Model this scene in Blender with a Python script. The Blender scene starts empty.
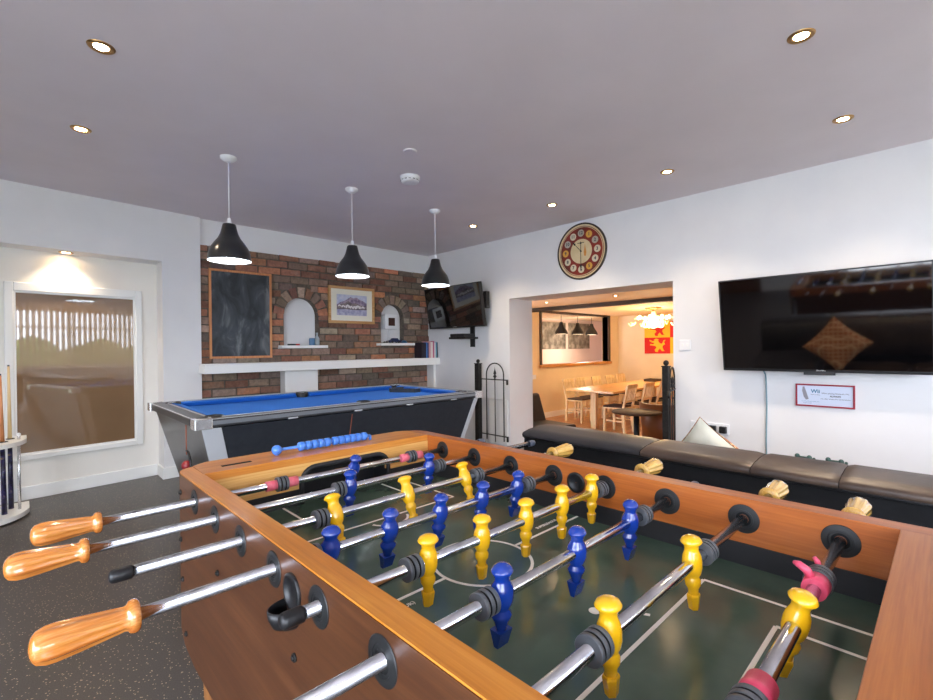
import bpy, math, random
from mathutils import Vector, Matrix
random.seed(7)
S = bpy.context.scene
COL = S.collection
PI = math.pi
R = math.radians

# ------------------------------------------------------------------ materials
def lin(c):
    return tuple(((v/255)/12.92 if v/255 <= .04045 else ((v/255+.055)/1.055)**2.4) for v in c)

def mat(name, rgb, rough=.5, metal=0., spec=.5, **kw):
    m = bpy.data.materials.new(name); m.use_nodes = True
    b = m.node_tree.nodes['Principled BSDF']
    b.inputs['Base Color'].default_value = (*lin(rgb), 1)
    b.inputs['Roughness'].default_value = rough
    b.inputs['Metallic'].default_value = metal
    b.inputs['Specular IOR Level'].default_value = spec
    for k, v in kw.items():
        b.inputs[k.replace('_', ' ')].default_value = v
    return m

def nt(m):
    t = m.node_tree
    return t, t.nodes, t.links, t.nodes['Principled BSDF']

def coords(N, L, scale=(1, 1, 1), rot=(0, 0, 0), kind='Object'):
    tc = N.new('ShaderNodeTexCoord'); mp = N.new('ShaderNodeMapping')
    mp.inputs['Scale'].default_value = scale; mp.inputs['Rotation'].default_value = rot
    L.new(tc.outputs[kind], mp.inputs['Vector'])
    return mp.outputs['Vector']

def ramp(N, L, fac, stops):
    r = N.new('ShaderNodeValToRGB')
    while len(r.color_ramp.elements) < len(stops): r.color_ramp.elements.new(.5)
    for e, (p, c) in zip(r.color_ramp.elements, stops):
        e.position = p; e.color = (*lin(c), 1)
    L.new(fac, r.inputs['Fac'])
    return r.outputs['Color']

def noise(N, L, vec, scale, detail=4, rough=.55, dist=0.):
    n = N.new('ShaderNodeTexNoise')
    n.inputs['Scale'].default_value = scale; n.inputs['Detail'].default_value = detail
    n.inputs['Roughness'].default_value = rough; n.inputs['Distortion'].default_value = dist
    L.new(vec, n.inputs['Vector'])
    return n.outputs['Fac']

def bump(N, L, b, h, strength=.2, dist=.002):
    u = N.new('ShaderNodeBump'); u.inputs['Strength'].default_value = strength
    u.inputs['Distance'].default_value = dist
    L.new(h, u.inputs['Height']); L.new(u.outputs['Normal'], b.inputs['Normal'])

def wood(name, c1, c2, c3, axis='y', rough=.3, coat=.4, fine=1.):
    m = mat(name, c2, rough)
    t, N, L, b = nt(m)
    s = {'x': (2.2, 34, 34), 'y': (34, 2.2, 34), 'z': (34, 34, 2.2)}[axis]
    v = coords(N, L, tuple(k*fine for k in s))
    f = noise(N, L, v, 1.0, 6, .6, .6)
    s2 = {'x': (7, 260, 260), 'y': (260, 7, 260), 'z': (260, 260, 7)}[axis]
    f2 = noise(N, L, coords(N, L, tuple(k*fine for k in s2)), 1.0, 2)
    mx = N.new('ShaderNodeMath'); mx.operation = 'MULTIPLY_ADD'
    mx.inputs[1].default_value = .35; L.new(f2, mx.inputs[0])
    m2 = N.new('ShaderNodeMath'); m2.operation = 'MULTIPLY'; m2.inputs[1].default_value = .65
    L.new(f, m2.inputs[0]); L.new(m2.outputs[0], mx.inputs[2])
    L.new(ramp(N, L, mx.outputs[0], [(.36, c1), (.5, c2), (.64, c3)]), b.inputs['Base Color'])
    b.inputs['Coat Weight'].default_value = coat; b.inputs['Coat Roughness'].default_value = .12
    return m

def noisy(name, stops, scale=3., rough=.6, detail=4, bmp=0., bscale=None, metal=0., scale3=(1, 1, 1), bdist=.002, **kw):
    m = mat(name, stops[0][1], rough, metal, **kw)
    t, N, L, b = nt(m)
    v = coords(N, L, scale3)
    L.new(ramp(N, L, noise(N, L, v, scale, detail), stops), b.inputs['Base Color'])
    if bmp: bump(N, L, b, noise(N, L, v, bscale or scale, 3), bmp, bdist)
    return m

def emis(name, rgb, strength, base=(255, 255, 255)):
    m = mat(name, base, .5)
    b = m.node_tree.nodes['Principled BSDF']
    b.inputs['Emission Color'].default_value = (*lin(rgb), 1)
    b.inputs['Emission Strength'].default_value = strength
    return m

M = {}
M['wall'] = noisy('wall_paint', [(.3, (226, 225, 226)), (.7, (232, 231, 231))], 2.5, .75, bmp=.05, bscale=120)
M['ceiling'] = noisy('ceiling_paint', [(.3, (226, 217, 221)), (.7, (232, 223, 227))], 2, .8, bmp=.04, bscale=90)
M['white'] = mat('white_gloss_paint', (238, 238, 236), .35)
M['whitewall'] = noisy('cream_wall_paint', [(.3, (232, 228, 221)), (.7, (238, 234, 227))], 2.5, .75)
M['cream'] = noisy('warm_cream_wall_paint', [(.3, (226, 206, 172)), (.7, (234, 214, 180))], 2.0, .7)
M['black'] = mat('black_plastic', (22, 22, 24), .42)
M['blacksoft'] = mat('black_rubber', (34, 34, 36), .6)
M['greyrubber'] = mat('dark_grey_rubber', (84, 87, 91), .4)
M['bearing'] = mat('black_bearing_plastic', (30, 31, 32), .45)
M['dark'] = mat('dark_void', (8, 8, 8), .9)
M['chrome'] = noisy('steel_rod', [(.35, (196, 198, 204)), (.6, (226, 228, 232)), (.75, (170, 168, 170))], 60, .16, metal=1., scale3=(.3, 1, 1))
M['polished'] = mat('polished_chrome', (236, 236, 238), .22, .85)
M['alu'] = mat('brushed_aluminium', (206, 209, 213), .38, .35)
M['capgrey'] = mat('grey_rubber_cap', (70, 80, 98), .35)
M['blue'] = mat('blue_player_plastic', (14, 54, 146), .22, spec=.6, Coat_Weight=.6)
M['yellow'] = mat('yellow_player_plastic', (242, 184, 22), .24, spec=.6, Coat_Weight=.5)
M['tape'] = noisy('pink_tape', [(.3, (226, 92, 112)), (.7, (238, 128, 138))], 60, .45)
M['pinkhot'] = noisy('hot_pink_tape', [(.3, (226, 66, 104)), (.7, (236, 92, 120))], 60, .4)
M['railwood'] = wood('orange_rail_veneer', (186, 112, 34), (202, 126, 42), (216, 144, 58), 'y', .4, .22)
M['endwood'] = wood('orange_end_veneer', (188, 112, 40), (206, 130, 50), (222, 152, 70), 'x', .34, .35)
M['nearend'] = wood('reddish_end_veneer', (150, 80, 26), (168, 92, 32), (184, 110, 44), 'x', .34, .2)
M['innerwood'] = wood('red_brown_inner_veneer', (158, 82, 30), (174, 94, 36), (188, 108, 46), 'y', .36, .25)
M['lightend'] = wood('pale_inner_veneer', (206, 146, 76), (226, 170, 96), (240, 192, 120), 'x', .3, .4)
M['walnut'] = wood('brown_side_veneer', (70, 38, 19), (82, 47, 24), (96, 57, 31), 'y', .4, .15)
M['legwood'] = wood('leg_veneer', (120, 74, 36), (150, 96, 48), (170, 114, 60), 'z', .35, .3)
M['handle'] = wood('varnished_handle_wood', (176, 96, 34), (198, 122, 50), (220, 150, 78), 'x', .14, 1., 1.6)
M['handley'] = wood('pale_varnished_handle_wood', (202, 150, 62), (222, 174, 84), (238, 198, 112), 'x', .16, 1., 1.6)
M['beads'] = mat('sky_blue_bead_plastic', (66, 124, 212), .18, Coat_Weight=.6)
M['mark'] = mat('white_pitch_paint', (240, 236, 224), .4)
M['field'] = noisy('dark_green_pitch', [(.3, (66, 86, 74)), (.55, (76, 96, 82)), (.8, (86, 104, 88))], 9, .16, spec=.5)
M['clothblue'] = noisy('blue_baize', [(.3, (8, 86, 172)), (.7, (14, 98, 186))], 300, .85)
M['poolblack'] = noisy('black_laminate', [(.3, (34, 37, 43)), (.7, (42, 46, 52))], 30, .4)
M['poolgrey'] = noisy('dark_grey_laminate', [(.3, (66, 64, 64)), (.7, (78, 76, 75))], 20, .28)
M['leather'] = noisy('worn_brown_black_leather', [(.3, (62, 50, 44)), (.7, (90, 72, 60))], 6, .38, bmp=.25, bscale=90, bdist=.001)
M['leatherdark'] = noisy('slate_leather', [(.3, (44, 43, 46)), (.7, (58, 56, 58))], 6, .4, bmp=.2, bscale=60)
M['fabricblack'] = noisy('black_lining_fabric', [(.3, (10, 10, 12)), (.7, (18, 18, 21))], 14, .95, bmp=.5, bscale=7, bdist=.02)
M['creamcloth'] = noisy('cream_cushion_cloth', [(.3, (222, 214, 190)), (.7, (236, 230, 210))], 8, .9, bmp=.3, bscale=9, bdist=.01)
M['iron'] = noisy('black_wrought_iron', [(.3, (28, 27, 26)), (.7, (48, 46, 44))], 40, .5, metal=.4)
M['screen'] = mat('tv_screen', (6, 6, 8), .05, spec=1.0)
M['screen'].node_tree.nodes['Principled BSDF'].inputs['IOR'].default_value = 1.65
M['oakframe'] = wood('light_oak_frame', (176, 128, 76), (198, 150, 96), (212, 168, 116), 'x', .45, .1)
M['orangeframe'] = wood('chalkboard_frame_wood', (182, 112, 66), (204, 134, 84), (216, 152, 100), 'z', .5, .1)
M['shade'] = mat('black_enamel_shade', (40, 42, 44), .28, .3, Coat_Weight=.4)
M['shadein'] = mat('white_enamel_inside', (240, 242, 242), .5)
M['bulbcool'] = emis('cool_bulb', (235, 246, 255), 22)
M['spotglow'] = emis('warm_spot_bulb', (255, 214, 160), 60)
M['spotring'] = mat('brass_spot_ring', (190, 150, 100), .3, 1.)
M['spotringgrey'] = mat('satin_spot_ring', (150, 140, 130), .3, 1.)
M['palewood'] = wood('pale_chair_wood', (206, 176, 124), (226, 198, 148), (238, 214, 170), 'z', .45, .1)
M['tabletop'] = wood('honey_table_wood', (196, 142, 72), (214, 160, 88), (228, 178, 106), 'x', .3, .3)
M['seatpad'] = mat('dark_seat_pad', (66, 46, 38), .8)
M['brownwood'] = mat('dark_brown_table', (62, 44, 30), .6)
M['tub'] = noisy('brown_tub_leather', [(.3, (112, 62, 26)), (.7, (132, 76, 34))], 5, .45)
M['redframe'] = mat('dark_red_frame', (150, 28, 48), .4)
M['paper'] = mat('pale_blue_paper', (214, 222, 240), .4)
M['ink'] = mat('dark_ink', (52, 54, 66), .6)
M['teal'] = mat('teal_ink', (62, 124, 160), .6)
M['socket'] = mat('socket_plastic', (236, 236, 238), .3)
M['beam'] = wood('dark_beam_wood', (40, 28, 16), (56, 40, 22), (70, 50, 28), 'y', .6, 0.)
M['sill'] = wood('rough_orange_sill', (150, 92, 36), (186, 124, 56), (212, 156, 84), 'x', .5, .1)
M['doorwood'] = wood('brown_door_wood', (92, 56, 36), (112, 70, 46), (128, 84, 56), 'z', .4, .2)
M['concrete'] = noisy('grey_curtain_fabric', [(.3, (120, 122, 126)), (.7, (140, 142, 146))], 3, .9)

# vinyl floor with pale flecks and one welded seam tone
m = mat('speckled_vinyl', (80, 76, 73), .36); M['vinyl'] = m
t, N, L, b = nt(m)
v = coords(N, L)
vo = N.new('ShaderNodeTexVoronoi'); vo.inputs['Scale'].default_value = 95; L.new(v, vo.inputs['Vector'])
lt = N.new('ShaderNodeMath'); lt.operation = 'LESS_THAN'; lt.inputs[1].default_value = .22; L.new(vo.outputs['Distance'], lt.inputs[0])
wn = N.new('ShaderNodeTexWhiteNoise'); L.new(vo.outputs['Position'], wn.inputs['Vector'])
gt = N.new('ShaderNodeMath'); gt.operation = 'GREATER_THAN'; gt.inputs[1].default_value = .45; L.new(wn.outputs['Value'], gt.inputs[0])
mu = N.new('ShaderNodeMath'); mu.operation = 'MULTIPLY'; L.new(lt.outputs[0], mu.inputs[0]); L.new(gt.outputs[0], mu.inputs[1])
basec = ramp(N, L, noise(N, L, v, 260, 2), [(.35, (54, 50, 48)), (.65, (74, 69, 66))])
mx = N.new('ShaderNodeMix'); mx.data_type = 'RGBA'
L.new(mu.outputs[0], mx.inputs['Factor']); L.new(basec, mx.inputs['A']); mx.inputs['B'].default_value = (*lin((184, 164, 138)), 1)
L.new(mx.outputs['Result'], b.inputs['Base Color'])

# laminate floor of the dining room
m = mat('dining_laminate', (176, 120, 70), .28); M['laminate'] = m
t, N, L, b = nt(m)
br = N.new('ShaderNodeTexBrick'); L.new(coords(N, L, (1, 1, 1)), br.inputs['Vector'])
br.inputs['Scale'].default_value = 1; br.inputs['Brick Width'].default_value = 1.1; br.inputs['Row Height'].default_value = .12
br.inputs['Mortar Size'].default_value = .003
br.inputs['Color1'].default_value = (*lin((170, 112, 62)), 1); br.inputs['Color2'].default_value = (*lin((204, 148, 92)), 1)
br.inputs['Mortar'].default_value = (*lin((96, 62, 36)), 1)
L.new(br.outputs['Color'], b.inputs['Base Color'])

# brick and mortar
def attr_mat(name, attr, rough=.85):
    m = mat(name, (150, 90, 70), rough); t, N, L, b = nt(m)
    a = N.new('ShaderNodeAttribute'); a.attribute_name = attr
    v = coords(N, L)
    n = noise(N, L, v, 28, 5, .65)
    mx = N.new('ShaderNodeMix'); mx.data_type = 'RGBA'; mx.blend_type = 'OVERLAY'
    mx.inputs['Factor'].default_value = .45
    L.new(a.outputs['Color'], mx.inputs['A']); 
    L.new(ramp(N, L, n, [(.3, (100, 96, 94)), (.7, (214, 208, 200))]), mx.inputs['B'])
    # patches of old lime on some bricks
    n2 = noise(N, L, v, 9, 4, .6)
    r2 = ramp(N, L, n2, [(.55, (0, 0, 0)), (.70, (150, 150, 150))])
    m3 = N.new('ShaderNodeMix'); m3.data_type = 'RGBA'
    L.new(r2, m3.inputs['Factor']); L.new(mx.outputs['Result'], m3.inputs['A'])
    m3.inputs['B'].default_value = (*lin((150, 134, 120)), 1)
    L.new(m3.outputs['Result'], b.inputs['Base Color'])
    bump(N, L, b, noise(N, L, v, 60, 5), .8, .006)
    return m
M['brick'] = attr_mat('reclaimed_brick', 'brick_tone')
M['mortar'] = noisy('grey_mortar', [(.3, (82, 74, 66)), (.7, (112, 102, 90))], 20, .95, bmp=.6, bscale=80, bdist=.004)

# chalkboard with smeared chalk
m = mat('chalkboard', (44, 48, 54), .7); M['chalk'] = m
t, N, L, b = nt(m)
L.new(ramp(N, L, noise(N, L, coords(N, L, (4.5, 1, 2.2)), 1.3, 4, .6, .8), [(.40, (48, 52, 57)), (.56, (70, 76, 81)), (.72, (120, 125, 128))]), b.inputs['Base Color'])

# window film: tan glossy pane
M['tanpane'] = noisy('tan_tinted_pane', [(.3, (128, 100, 74)), (.7, (140, 112, 84))], 1.2, .03, spec=1.)
M['tanpane'].node_tree.nodes['Principled BSDF'].inputs['IOR'].default_value = 1.75

# watercolour
m = mat('watercolour', (180, 180, 200), .5); M['watercolour'] = m
t, N, L, b = nt(m)
v = coords(N, L, (1, 1, 1))
sx = N.new('ShaderNodeSeparateXYZ'); L.new(v, sx.inputs[0])
n1 = noise(N, L, v, 22, 6, .7)
ad = N.new('ShaderNodeMath'); ad.operation = 'MULTIPLY_ADD'; ad.inputs[1].default_value = 2.6; ad.inputs[2].default_value = .0
L.new(sx.outputs['Z'], ad.inputs[0])
ab = N.new('ShaderNodeMath'); ab.operation = 'ABSOLUTE'; L.new(ad.outputs[0], ab.inputs[0])
sb = N.new('ShaderNodeMath'); sb.operation = 'SUBTRACT'; sb.inputs[0].default_value = .78; L.new(ab.outputs[0], sb.inputs[1])
mu = N.new('ShaderNodeMath'); mu.operation = 'MULTIPLY'; L.new(n1, mu.inputs[0]); L.new(sb.outputs[0], mu.inputs[1])
L.new(ramp(N, L, mu.outputs[0], [(.18, (176, 184, 218)), (.28, (214, 210, 224)), (.34, (110, 100, 128)), (.39, (232, 226, 226)), (.45, (96, 82, 96)), (.52, (226, 216, 210))]), b.inputs['Base Color'])

M['engraving'] = noisy('monochrome_canvas', [(.34, (84, 78, 68)), (.5, (128, 122, 110)), (.7, (176, 170, 156))], 5, .8, detail=8)
M['hedge'] = noisy('hedge_leaves', [(.3, (40, 62, 26)), (.7, (104, 130, 62))], 8, .8)
M['bounce_ground'] = noisy('pale_bounce_paving', [(.3, (176, 172, 164)), (.7, (198, 194, 186))], 4, .9)  # unseen ground, made pale so it bounces daylight up to the ceiling
M['orangepattern'] = mat('orange_trellis_cloth', (190, 110, 60), .85)
t, N, L, b = nt(M['orangepattern'])
vo = N.new('ShaderNodeTexVoronoi'); vo.feature = 'DISTANCE_TO_EDGE'; vo.inputs['Scale'].default_value = 26; vo.inputs['Randomness'].default_value = 0.
L.new(coords(N, L, rot=(0, 0, 0)), vo.inputs['Vector'])
L.new(ramp(N, L, vo.outputs['Distance'], [(.06, (232, 190, 140)), (.12, (186, 104, 58))]), b.inputs['Base Color'])

# ------------------------------------------------------------------ mesh builder
class MB:
    def __init__(s): s.v = []; s.f = []; s.sm = []; s.mi = []; s.col = []; s.m = 0; s.c = None
    def add(s, vs, fs, smooth=False, X=None):
        o = len(s.v)
        s.v += [tuple(X @ Vector(p)) if X is not None else tuple(p) for p in vs]
        for f in fs:
            s.f.append([i+o for i in f]); s.sm.append(smooth); s.mi.append(s.m); s.col.append(s.c)
        return s
    def box(s, x0, x1, y0, y1, z0, z1, X=None):
        vs = [(x, y, z) for x in (x0, x1) for y in (y0, y1) for z in (z0, z1)]
        return s.add(vs, [(0, 1, 3, 2), (4, 6, 7, 5), (0, 4, 5, 1), (2, 3, 7, 6), (0, 2, 6, 4), (1, 5, 7, 3)], False, X)
    def hexa(s, p, X=None):   # 8 points: bottom 4 ccw, top 4 ccw
        return s.add(p, [(3, 2, 1, 0), (4, 5, 6, 7), (0, 1, 5, 4), (1, 2, 6, 5), (2, 3, 7, 6), (3, 0, 4, 7)], False, X)
    def lathe(s, prof, n=24, X=None, sx=1., sy=1., smooth=True, flute=None, caps=None):
        vs = []
        for k, (r, z) in enumerate(prof):
            for i in range(n):
                a = 2*PI*i/n; rr = r
                if flute and flute[0] <= k <= flute[1]: rr = r*(1-flute[3]*abs(math.sin(a*flute[2]/2))**2)
                vs.append((rr*math.cos(a)*sx, rr*math.sin(a)*sy, z))
        fs = []
        for k in range(len(prof)-1):
            for i in range(n):
                j = (i+1) % n
                fs.append((k*n+i, k*n+j, (k+1)*n+j, (k+1)*n+i))
        s.add(vs, fs, smooth, X)
        if caps or (caps is None and len(prof) == 2):
            s.add(vs[:n], [tuple(range(n))[::-1]], False, X); s.add(vs[-n:], [tuple(range(n))], False, X)
        return s
    def cyl(s, p0, p1, r0, r1=None, n=20, smooth=True):
        p0, p1 = Vector(p0), Vector(p1); d = p1-p0
        X = Matrix.Translation(p0) @ d.to_track_quat('Z', 'Y').to_matrix().to_4x4()
        return s.lathe([(r0, 0), (r0 if r1 is None else r1, d.length)], n, X, smooth=smooth)
    def tube(s, pts, r, n=8):
        pts = [Vector(p) for p in pts]; vs = []; fs = []
        up = Vector((.123, .456, .88)).normalized(); q = None
        for i, p in enumerate(pts):
            d = (pts[min(i+1, len(pts)-1)]-pts[max(i-1, 0)]).normalized()
            if q is None: q = d.cross(up).normalized()
            else: q = (q - d*q.dot(d)).normalized()
            w = d.cross(q)
            rr = r[i] if isinstance(r, (list, tuple)) else r
            for k in range(n):
                a = 2*PI*k/n; vs.append(p+(q*math.cos(a)+w*math.sin(a))*rr)
        for i in range(len(pts)-1):
            for k in range(n):
                j = (k+1) % n; fs.append((i*n+k, i*n+j, (i+1)*n+j, (i+1)*n+k))
        fs.append(tuple(range(n))[::-1]); fs.append(tuple((len(pts)-1)*n+k for k in range(n)))
        return s.add(vs, fs, True)
    def prism(s, poly, plane, a, b, X=None, smooth=False):   # poly in plane 'xy','xz','yz', extruded a..b on the third axis
        def P(u, v, w): return {'xy': (u, v, w), 'xz': (u, w, v), 'yz': (w, u, v)}[plane]
        n = len(poly)
        vs = [P(u, v, a) for u, v in poly]+[P(u, v, b) for u, v in poly]
        fs = [tuple(range(n))[::-1], tuple(range(n, 2*n))]
        s.add(vs, fs, False, X)
        return s.add(vs, [(i, (i+1) % n, (i+1) % n+n, i+n) for i in range(n)], smooth, X)
    def ball(s, c, r, n=16, sz=1., sx=1., sy=1.):
        pr = [(max(1e-4, r*math.sin(PI*k/(n//2))), -r*math.cos(PI*k/(n//2))*sz) for k in range(n//2+1)]
        return s.lathe(pr, n, Matrix.Translation(c), sx, sy)
    def shift(s, d):
        s.v = [(x-d[0], y-d[1], z-d[2]) for x, y, z in s.v]; return s
    def build(s, name, ms, parent=None, world=False, loc=(0, 0, 0), rot=(0, 0, 0), bevel=0, seg=2, attr=None):
        if world and parent is not None: s.shift(wloc(parent))
        me = bpy.data.meshes.new(name)
        me.from_pydata([tuple(p) for p in s.v], [], s.f)
        if not isinstance(ms, (list, tuple)): ms = [ms]
        for m_ in ms: me.materials.append(m_)
        for p, sm_, mi in zip(me.polygons, s.sm, s.mi): p.use_smooth = sm_; p.material_index = mi
        if attr:
            ca = me.color_attributes.new(attr, 'FLOAT_COLOR', 'CORNER')
            for p, c in zip(me.polygons, s.col):
                for li in p.loop_indices: ca.data[li].color = (*lin(c or (120, 110, 100)), 1)
        me.update()
        import bmesh
        bm = bmesh.new(); bm.from_mesh(me); bmesh.ops.remove_doubles(bm, verts=bm.verts, dist=1e-6) if not bevel else None
        bmesh.ops.recalc_face_normals(bm, faces=bm.faces); bm.to_mesh(me); bm.free()
        o = bpy.data.objects.new(name, me); COL.objects.link(o)
        o.location = loc; o.rotation_euler = rot
        if parent is not None: o.parent = parent
        if bevel:
            md = o.modifiers.new('bevel', 'BEVEL'); md.width = bevel; md.segments = seg; md.limit_method = 'ANGLE'; md.angle_limit = R(40)
        return o

def wloc(o):
    v = Vector((0, 0, 0))
    while o is not None: v += o.location; o = o.parent
    return v
def tag(o, label=None, cat=None, group=None, kind=None):
    if label: o['label'] = label
    if cat: o['category'] = cat
    if group: o['group'] = group
    if kind: o['kind'] = kind
    return o
def thing(name, loc, label, cat, rz=0, group=None):
    o = bpy.data.objects.new(name, None); COL.objects.link(o)
    o.location = loc; o.rotation_euler = (0, 0, rz); o.empty_display_size = .1
    return tag(o, label, cat, group)
def struct(mb, name, ms, **k):
    return tag(mb.build(name, ms, **k), kind='structure')
def ctree(o, parent=None):
    c = o.copy(); COL.objects.link(c); c.parent = parent
    for ch in list(o.children): ctree(ch, c)
    return c
def text(s, size, m_, parent, loc, rot=(PI/2, 0, 0), name='lettering', align='CENTER', ext=.0004, bold=0.):
    cu = bpy.data.curves.new(name, 'FONT'); cu.body = s; cu.size = size; cu.extrude = ext
    cu.align_x = align; cu.align_y = 'CENTER'; cu.offset = bold
    cu.resolution_u = 3
    tmp = bpy.data.objects.new(name+'_tmp', cu)
    me = bpy.data.meshes.new_from_object(tmp); me.name = name; me.materials.clear(); me.materials.append(m_)
    bpy.data.objects.remove(tmp); bpy.data.curves.remove(cu)
    o = bpy.data.objects.new(name, me); COL.objects.link(o); o.parent = parent; o.location = loc; o.rotation_euler = rot
    return o

HC = 2.47
# ------------------------------------------------------------------ room shell
fl = MB().box(-2.7, 4.6, -2.0, 5.5, -.2, 0)
struct(fl, 'floor', M['vinyl'])
struct(MB().box(-2.7, 4.17, -2.0, 5.5, HC, HC+.1), 'ceiling', M['ceiling'])
# right wall with the wide opening
w = MB().box(4.17, 4.6, -2.1, 1.69, 0, HC+.1).box(4.17, 4.6, 3.59, 5.5, 0, HC+.1).box(4.17, 4.6, 1.69, 3.59, 1.752, HC+.1)
w.box(4.17, 4.6, -2.1, 5.5, -.35, -.2)
struct(w, 'wall_right', M['wall'])
# front wall (behind the camera) with a wide window
WX0, WX1, WZ0, WZ1 = .5, 4.0, .86, 2.05
w = MB().box(-2.8, -2.4, -2.15, -2.0, 0, HC).box(0, WX0, -2.15, -2.0, 0, HC).box(-2.4, 0, -2.15, -2.0, 2.1, HC).box(WX1, 4.17, -2.15, -2.0, 0, HC).box(WX0, WX1, -2.15, -2.0, 0, WZ0).box(WX0, WX1, -2.15, -2.0, WZ1, HC)
struct(w, 'wall_front', M['wall'])
w = MB().box(WX0, WX1, -2.12, -2.06, WZ0, WZ0+.05).box(WX0, WX1, -2.12, -2.06, WZ1-.05, WZ1).box(WX0, WX1, -2.11, -2.07, 1.66, 1.70)
for x in (WX0, 1.55, 2.7, WX1-.05): w.box(x, x+.05, -2.12, -2.06, WZ0, WZ1)
struct(w, 'window_1', M['white'])
w = MB().box(-2.4, 0, -2.12, -2.06, 0, .06).box(-2.4, 0, -2.12, -2.06, 2.04, 2.1)  # unseen patio window, added to let more daylight into the room
for x in (-2.4, -1.62, -.84, -.06): w.box(x, x+.06, -2.12, -2.06, .06, 2.04)
struct(w, 'added_light_window', M['white'])
# left wall with brown door, and glazed opening added unseen for extra daylight
PY0, PY1, PZ1 = -1.6, 1.3, 2.1
w = MB().box(-2.8, -2.7, -2.1, PY0, 0, HC).box(-2.8, -2.7, PY1, 5.6, 0, HC).box(-2.8, -2.7, PY0, PY1, PZ1, HC)
struct(w, 'wall_left', M['wall'])
w = MB()
for y in (PY0, PY0+.95, PY0+1.9, PY1-.06): w.box(-2.78, -2.72, y, y+.06, 0, PZ1)
w.box(-2.78, -2.72, PY0, PY1, 0, .06).box(-2.78, -2.72, PY0, PY1, PZ1-.06, PZ1)
struct(w, 'added_patio_glazing', M['white'])
d = MB().box(-2.7, -2.665, 2.6, 3.4, 0.005, 2.0); dd = struct(d, 'door_1', M['doorwood'], bevel=.004)
tag(MB().cyl((-2.665, 2.68, 1.0), (-2.62, 2.68, 1.0), .012).cyl((-2.625, 2.68, 1.0), (-2.625, 2.8, 1.0), .009).build('door_handle', M['alu'], dd))
w = MB().box(-2.7, -2.675, 2.5, 2.6, 0, 2.1).box(-2.7, -2.675, 3.4, 3.5, 0, 2.1).box(-2.7, -2.675, 2.6, 3.4, 2.0, 2.1)
struct(w, 'trim_1', M['white'])
struct(MB().box(-2.7, -2.68, 1.3, 2.5, 0, .12).box(-2.7, -2.68, 3.5, 5.0, 0, .12), 'baseboard_left', M['white'])

# bulkhead wall with the alcove (slightly off square)
def by(x): return 5.045+(x-1.29)*.106
def ay(x): return 5.245+(x-.96)*.13
w = MB()
def slab(w, xa, xb, za, zb, f0, f1):
    w.hexa([(xa, f0(xa), za), (xb, f0(xb), za), (xb, f1(xb), za), (xa, f1(xa), za), (xa, f0(xa), zb), (xb, f0(xb), zb), (xb, f1(xb), zb), (xa, f1(xa), zb)])
back = lambda x: 5.5
slab(w, .965, 1.29, 0, HC, by, back); slab(w, -1.3, .965, 2.0, HC, by, back); slab(w, -2.7, -1.3, 0, HC, by, back)
struct(w, 'wall_bulkhead', M['wall'])
w = MB(); slab(w, -1.3, .965, 0, 2.0, ay, back)
struct(w, 'wall_alcove', M['whitewall'])
w = MB(); f1 = lambda x: by(x)-.016
slab(w, .949, 1.28, 0, .105, f1, by)
w.box(.949, .965, by(.965)-.01, ay(.965)-.001, 0, .105)
fa = lambda x: ay(x)-.016
slab(w, -1.3, .949, 0, .105, fa, ay)
struct(w, 'baseboard_back', M['white'], bevel=.004)
# alcove window
ang = math.atan(.13)
wy0 = ay(0.)
aw = thing('window_3', (0., wy0, 0), None, None, ang); aw['kind'] = 'structure'
k = 1/math.cos(ang)
gx0, gx1, gz0, gz1 = -.02*k, .785*k, .362, 1.666
fr = MB().box(gx0-.052, gx0, -.028, 0, .318, 1.735).box(gx1, gx1+.052, -.028, 0, .318, 1.735).box(gx0, gx1, -.028, 0, gz1, 1.735).box(gx0, gx1, -.028, 0, .318, gz0)
fo = tag(fr.build('window_frame', M['white'], aw, bevel=.006), kind='structure')
fr = MB().box(gx0, gx0+.014, -.016, 0, gz0, gz1).box(gx1-.014, gx1, -.016, 0, gz0, gz1).box(gx0+.014, gx1-.014, -.016, 0, gz1-.014, gz1).box(gx0+.014, gx1-.014, -.016, 0, gz0, gz0+.014)
tag(fr.build('window_bead', M['white'], aw), kind='structure')
tag(MB().box(gx0+.014, gx1-.014, -.007, 0, gz0+.014, gz1-.014).build('window_pane', M['tanpane'], aw), kind='structure')

# ------------------------------------------------------------------ brick wall
BX0, BX1, BY, BZ = 1.29, 4.17, 5.09, 2.215
NI = [(2.118, 2.522, 1.225, 1.765), (3.381, 3.738, 1.25, 1.76)]
def in_arch(x, z, n, pad=0.):
    x0, x1, z0, z1 = n; r = (x1-x0)/2+pad; cx = (x0+x1)/2; zs = z1-(x1-x0)/2
    if z < z0-.001: return False
    if z <= zs: return abs(x-cx) < r
    return math.hypot(x-cx, z-zs) < r
def tone():
    q = random.random()
    if q < .30: c = (142, 96, 76)
    elif q < .42: c = (172, 112, 78)
    elif q < .52: c = (122, 84, 70)
    elif q < .78: c = (136, 112, 96)
    elif q < .90: c = (112, 96, 86)
    else: c = (166, 146, 128)
    j = random.uniform(.92, 1.26)
    g = sum(c)/3
    return tuple(min(255, (v*.84+g*.16)*j*random.uniform(.97, 1.03)) for v in c)
w = MB(); w.m = 1
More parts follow.
